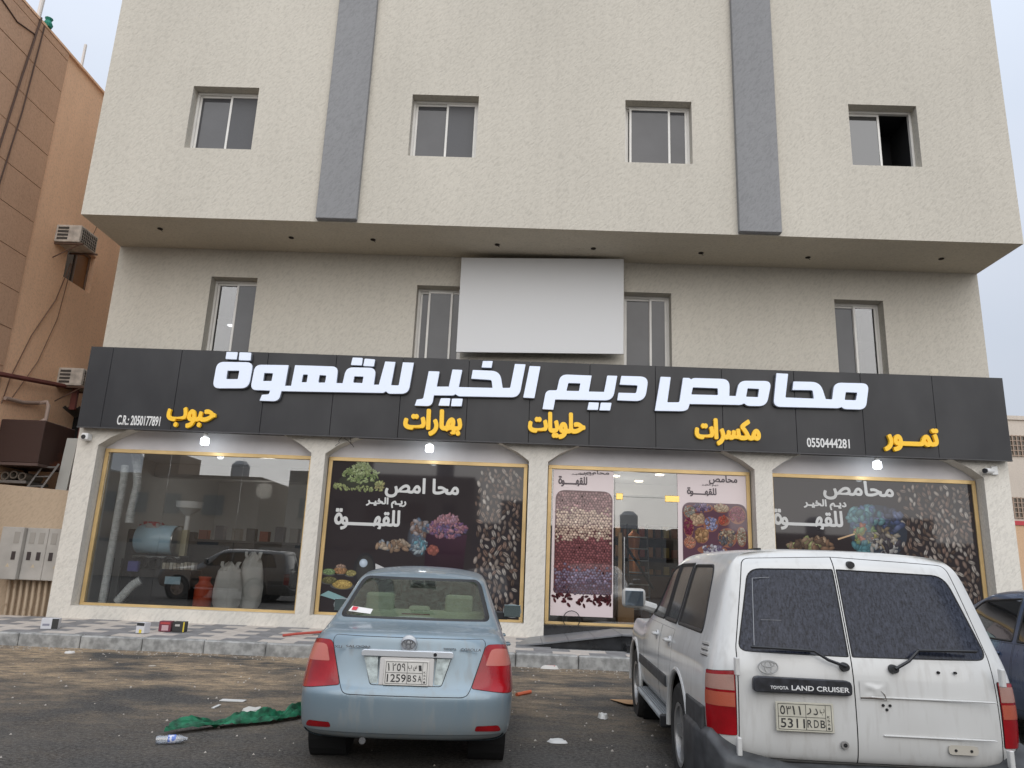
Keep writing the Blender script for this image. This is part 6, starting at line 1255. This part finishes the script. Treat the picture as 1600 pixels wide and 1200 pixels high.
def drip_glass(name, c1, c2, s=(14, 14, 1.0), sc=7.0, rough=.18):
    m = bpy.data.materials.new(name); m.use_nodes = True; n = m.node_tree; L = n.links; b = n.nodes['Principled BSDF']; t = n.nodes.new('ShaderNodeTexCoord')
    mp = n.nodes.new('ShaderNodeMapping'); mp.inputs['Scale'].default_value = s; L.new(t.outputs['Object'], mp.inputs[0]); x = n.nodes.new('ShaderNodeTexNoise'); x.inputs['Scale'].default_value = sc; x.inputs['Detail'].default_value = 7; x.inputs['Roughness'].default_value = .65; x.inputs['Distortion'].default_value = .4; L.new(mp.outputs[0], x.inputs[0])
    y = n.nodes.new('ShaderNodeTexNoise'); y.inputs['Scale'].default_value = 90; y.inputs['Detail'].default_value = 2; L.new(t.outputs['Object'], y.inputs[0])
    ad = n.nodes.new('ShaderNodeMath'); ad.operation = 'MULTIPLY_ADD'; ad.inputs[1].default_value = .35; L.new(y.outputs[0], ad.inputs[0]); L.new(x.outputs[0], ad.inputs[2])
    r = n.nodes.new('ShaderNodeValToRGB'); r.color_ramp.elements[0].position = .50; r.color_ramp.elements[1].position = .98; r.color_ramp.elements[0].color = (*c1, 1); r.color_ramp.elements[1].color = (*c2, 1); L.new(ad.outputs[0], r.inputs[0]); L.new(r.outputs[0], b.inputs['Base Color'])
    b.inputs['Roughness'].default_value = rough; b.inputs['Specular IOR Level'].default_value = .22; return m
gl_suv = drip_glass('dusty_rear_glass', (.004, .005, .010), (.062, .070, .098), s=(16, 16, .55), sc=5.0); gl_suvs = drip_glass('dusty_side_glass', (.012, .012, .012), (.075, .07, .066), s=(2, 3, 1.5), sc=9)
CAR2 = suv('white_suv', 'white dusty estate off-roader with barn doors and dented rear, parked nose to the shop', (2.21, 4.98, -.05), -.03, (1.035, .97, .97), m_wht, gl_suv, gl_suvs)
m_gsuv = carpaint('grey_paint', (.18, .175, .17), amt=.3)
CAR4 = suv('grey_suv', 'grey estate off-roader parked side-on to the left, seen mirrored in the roaster window', (-8.2, 1.7, 0), R(90), (1, 1, 1), m_gsuv, gl_side, gl_side, False)
CAR3 = sedan('dark_blue_sedan', 'dark blue sedan with shiny black windows parked at the far right beside the white off-roader', (5.75, 5.9, 0), .0, (1, 1, 1), m_navy, False, gl_side, M('black_side_glass', (.010, .011, .012), .03, spec=.8, coat=.8))
t = thing('oval_board', 'silver oval board standing on edge by the right pier, just beyond the dark blue car', 'board', (7.1, 11.0, 0))
mb = MB(); mb.lathe([(.001, -.05), (.28, -.045), (.33, -.02), (.34, 0), (.33, .02), (.001, .05)], (0, 0, 0), 'y', 32)
me = mb.mesh('panel_shell', True)
for v in me.vertices: v.co.x *= 1.0; v.co.z *= 1.3
o = link('panel_shell', me, M('silver_panel', (.33, .37, .44), .3, metal=.3), t, 'local'); o.location = (0, 0, 1.0); o.rotation_euler = (R(-15), R(38), R(15))
MB().box(-.03, .03, -.03, .03, 0, .9).build('stand', m_black, t, loc='local')
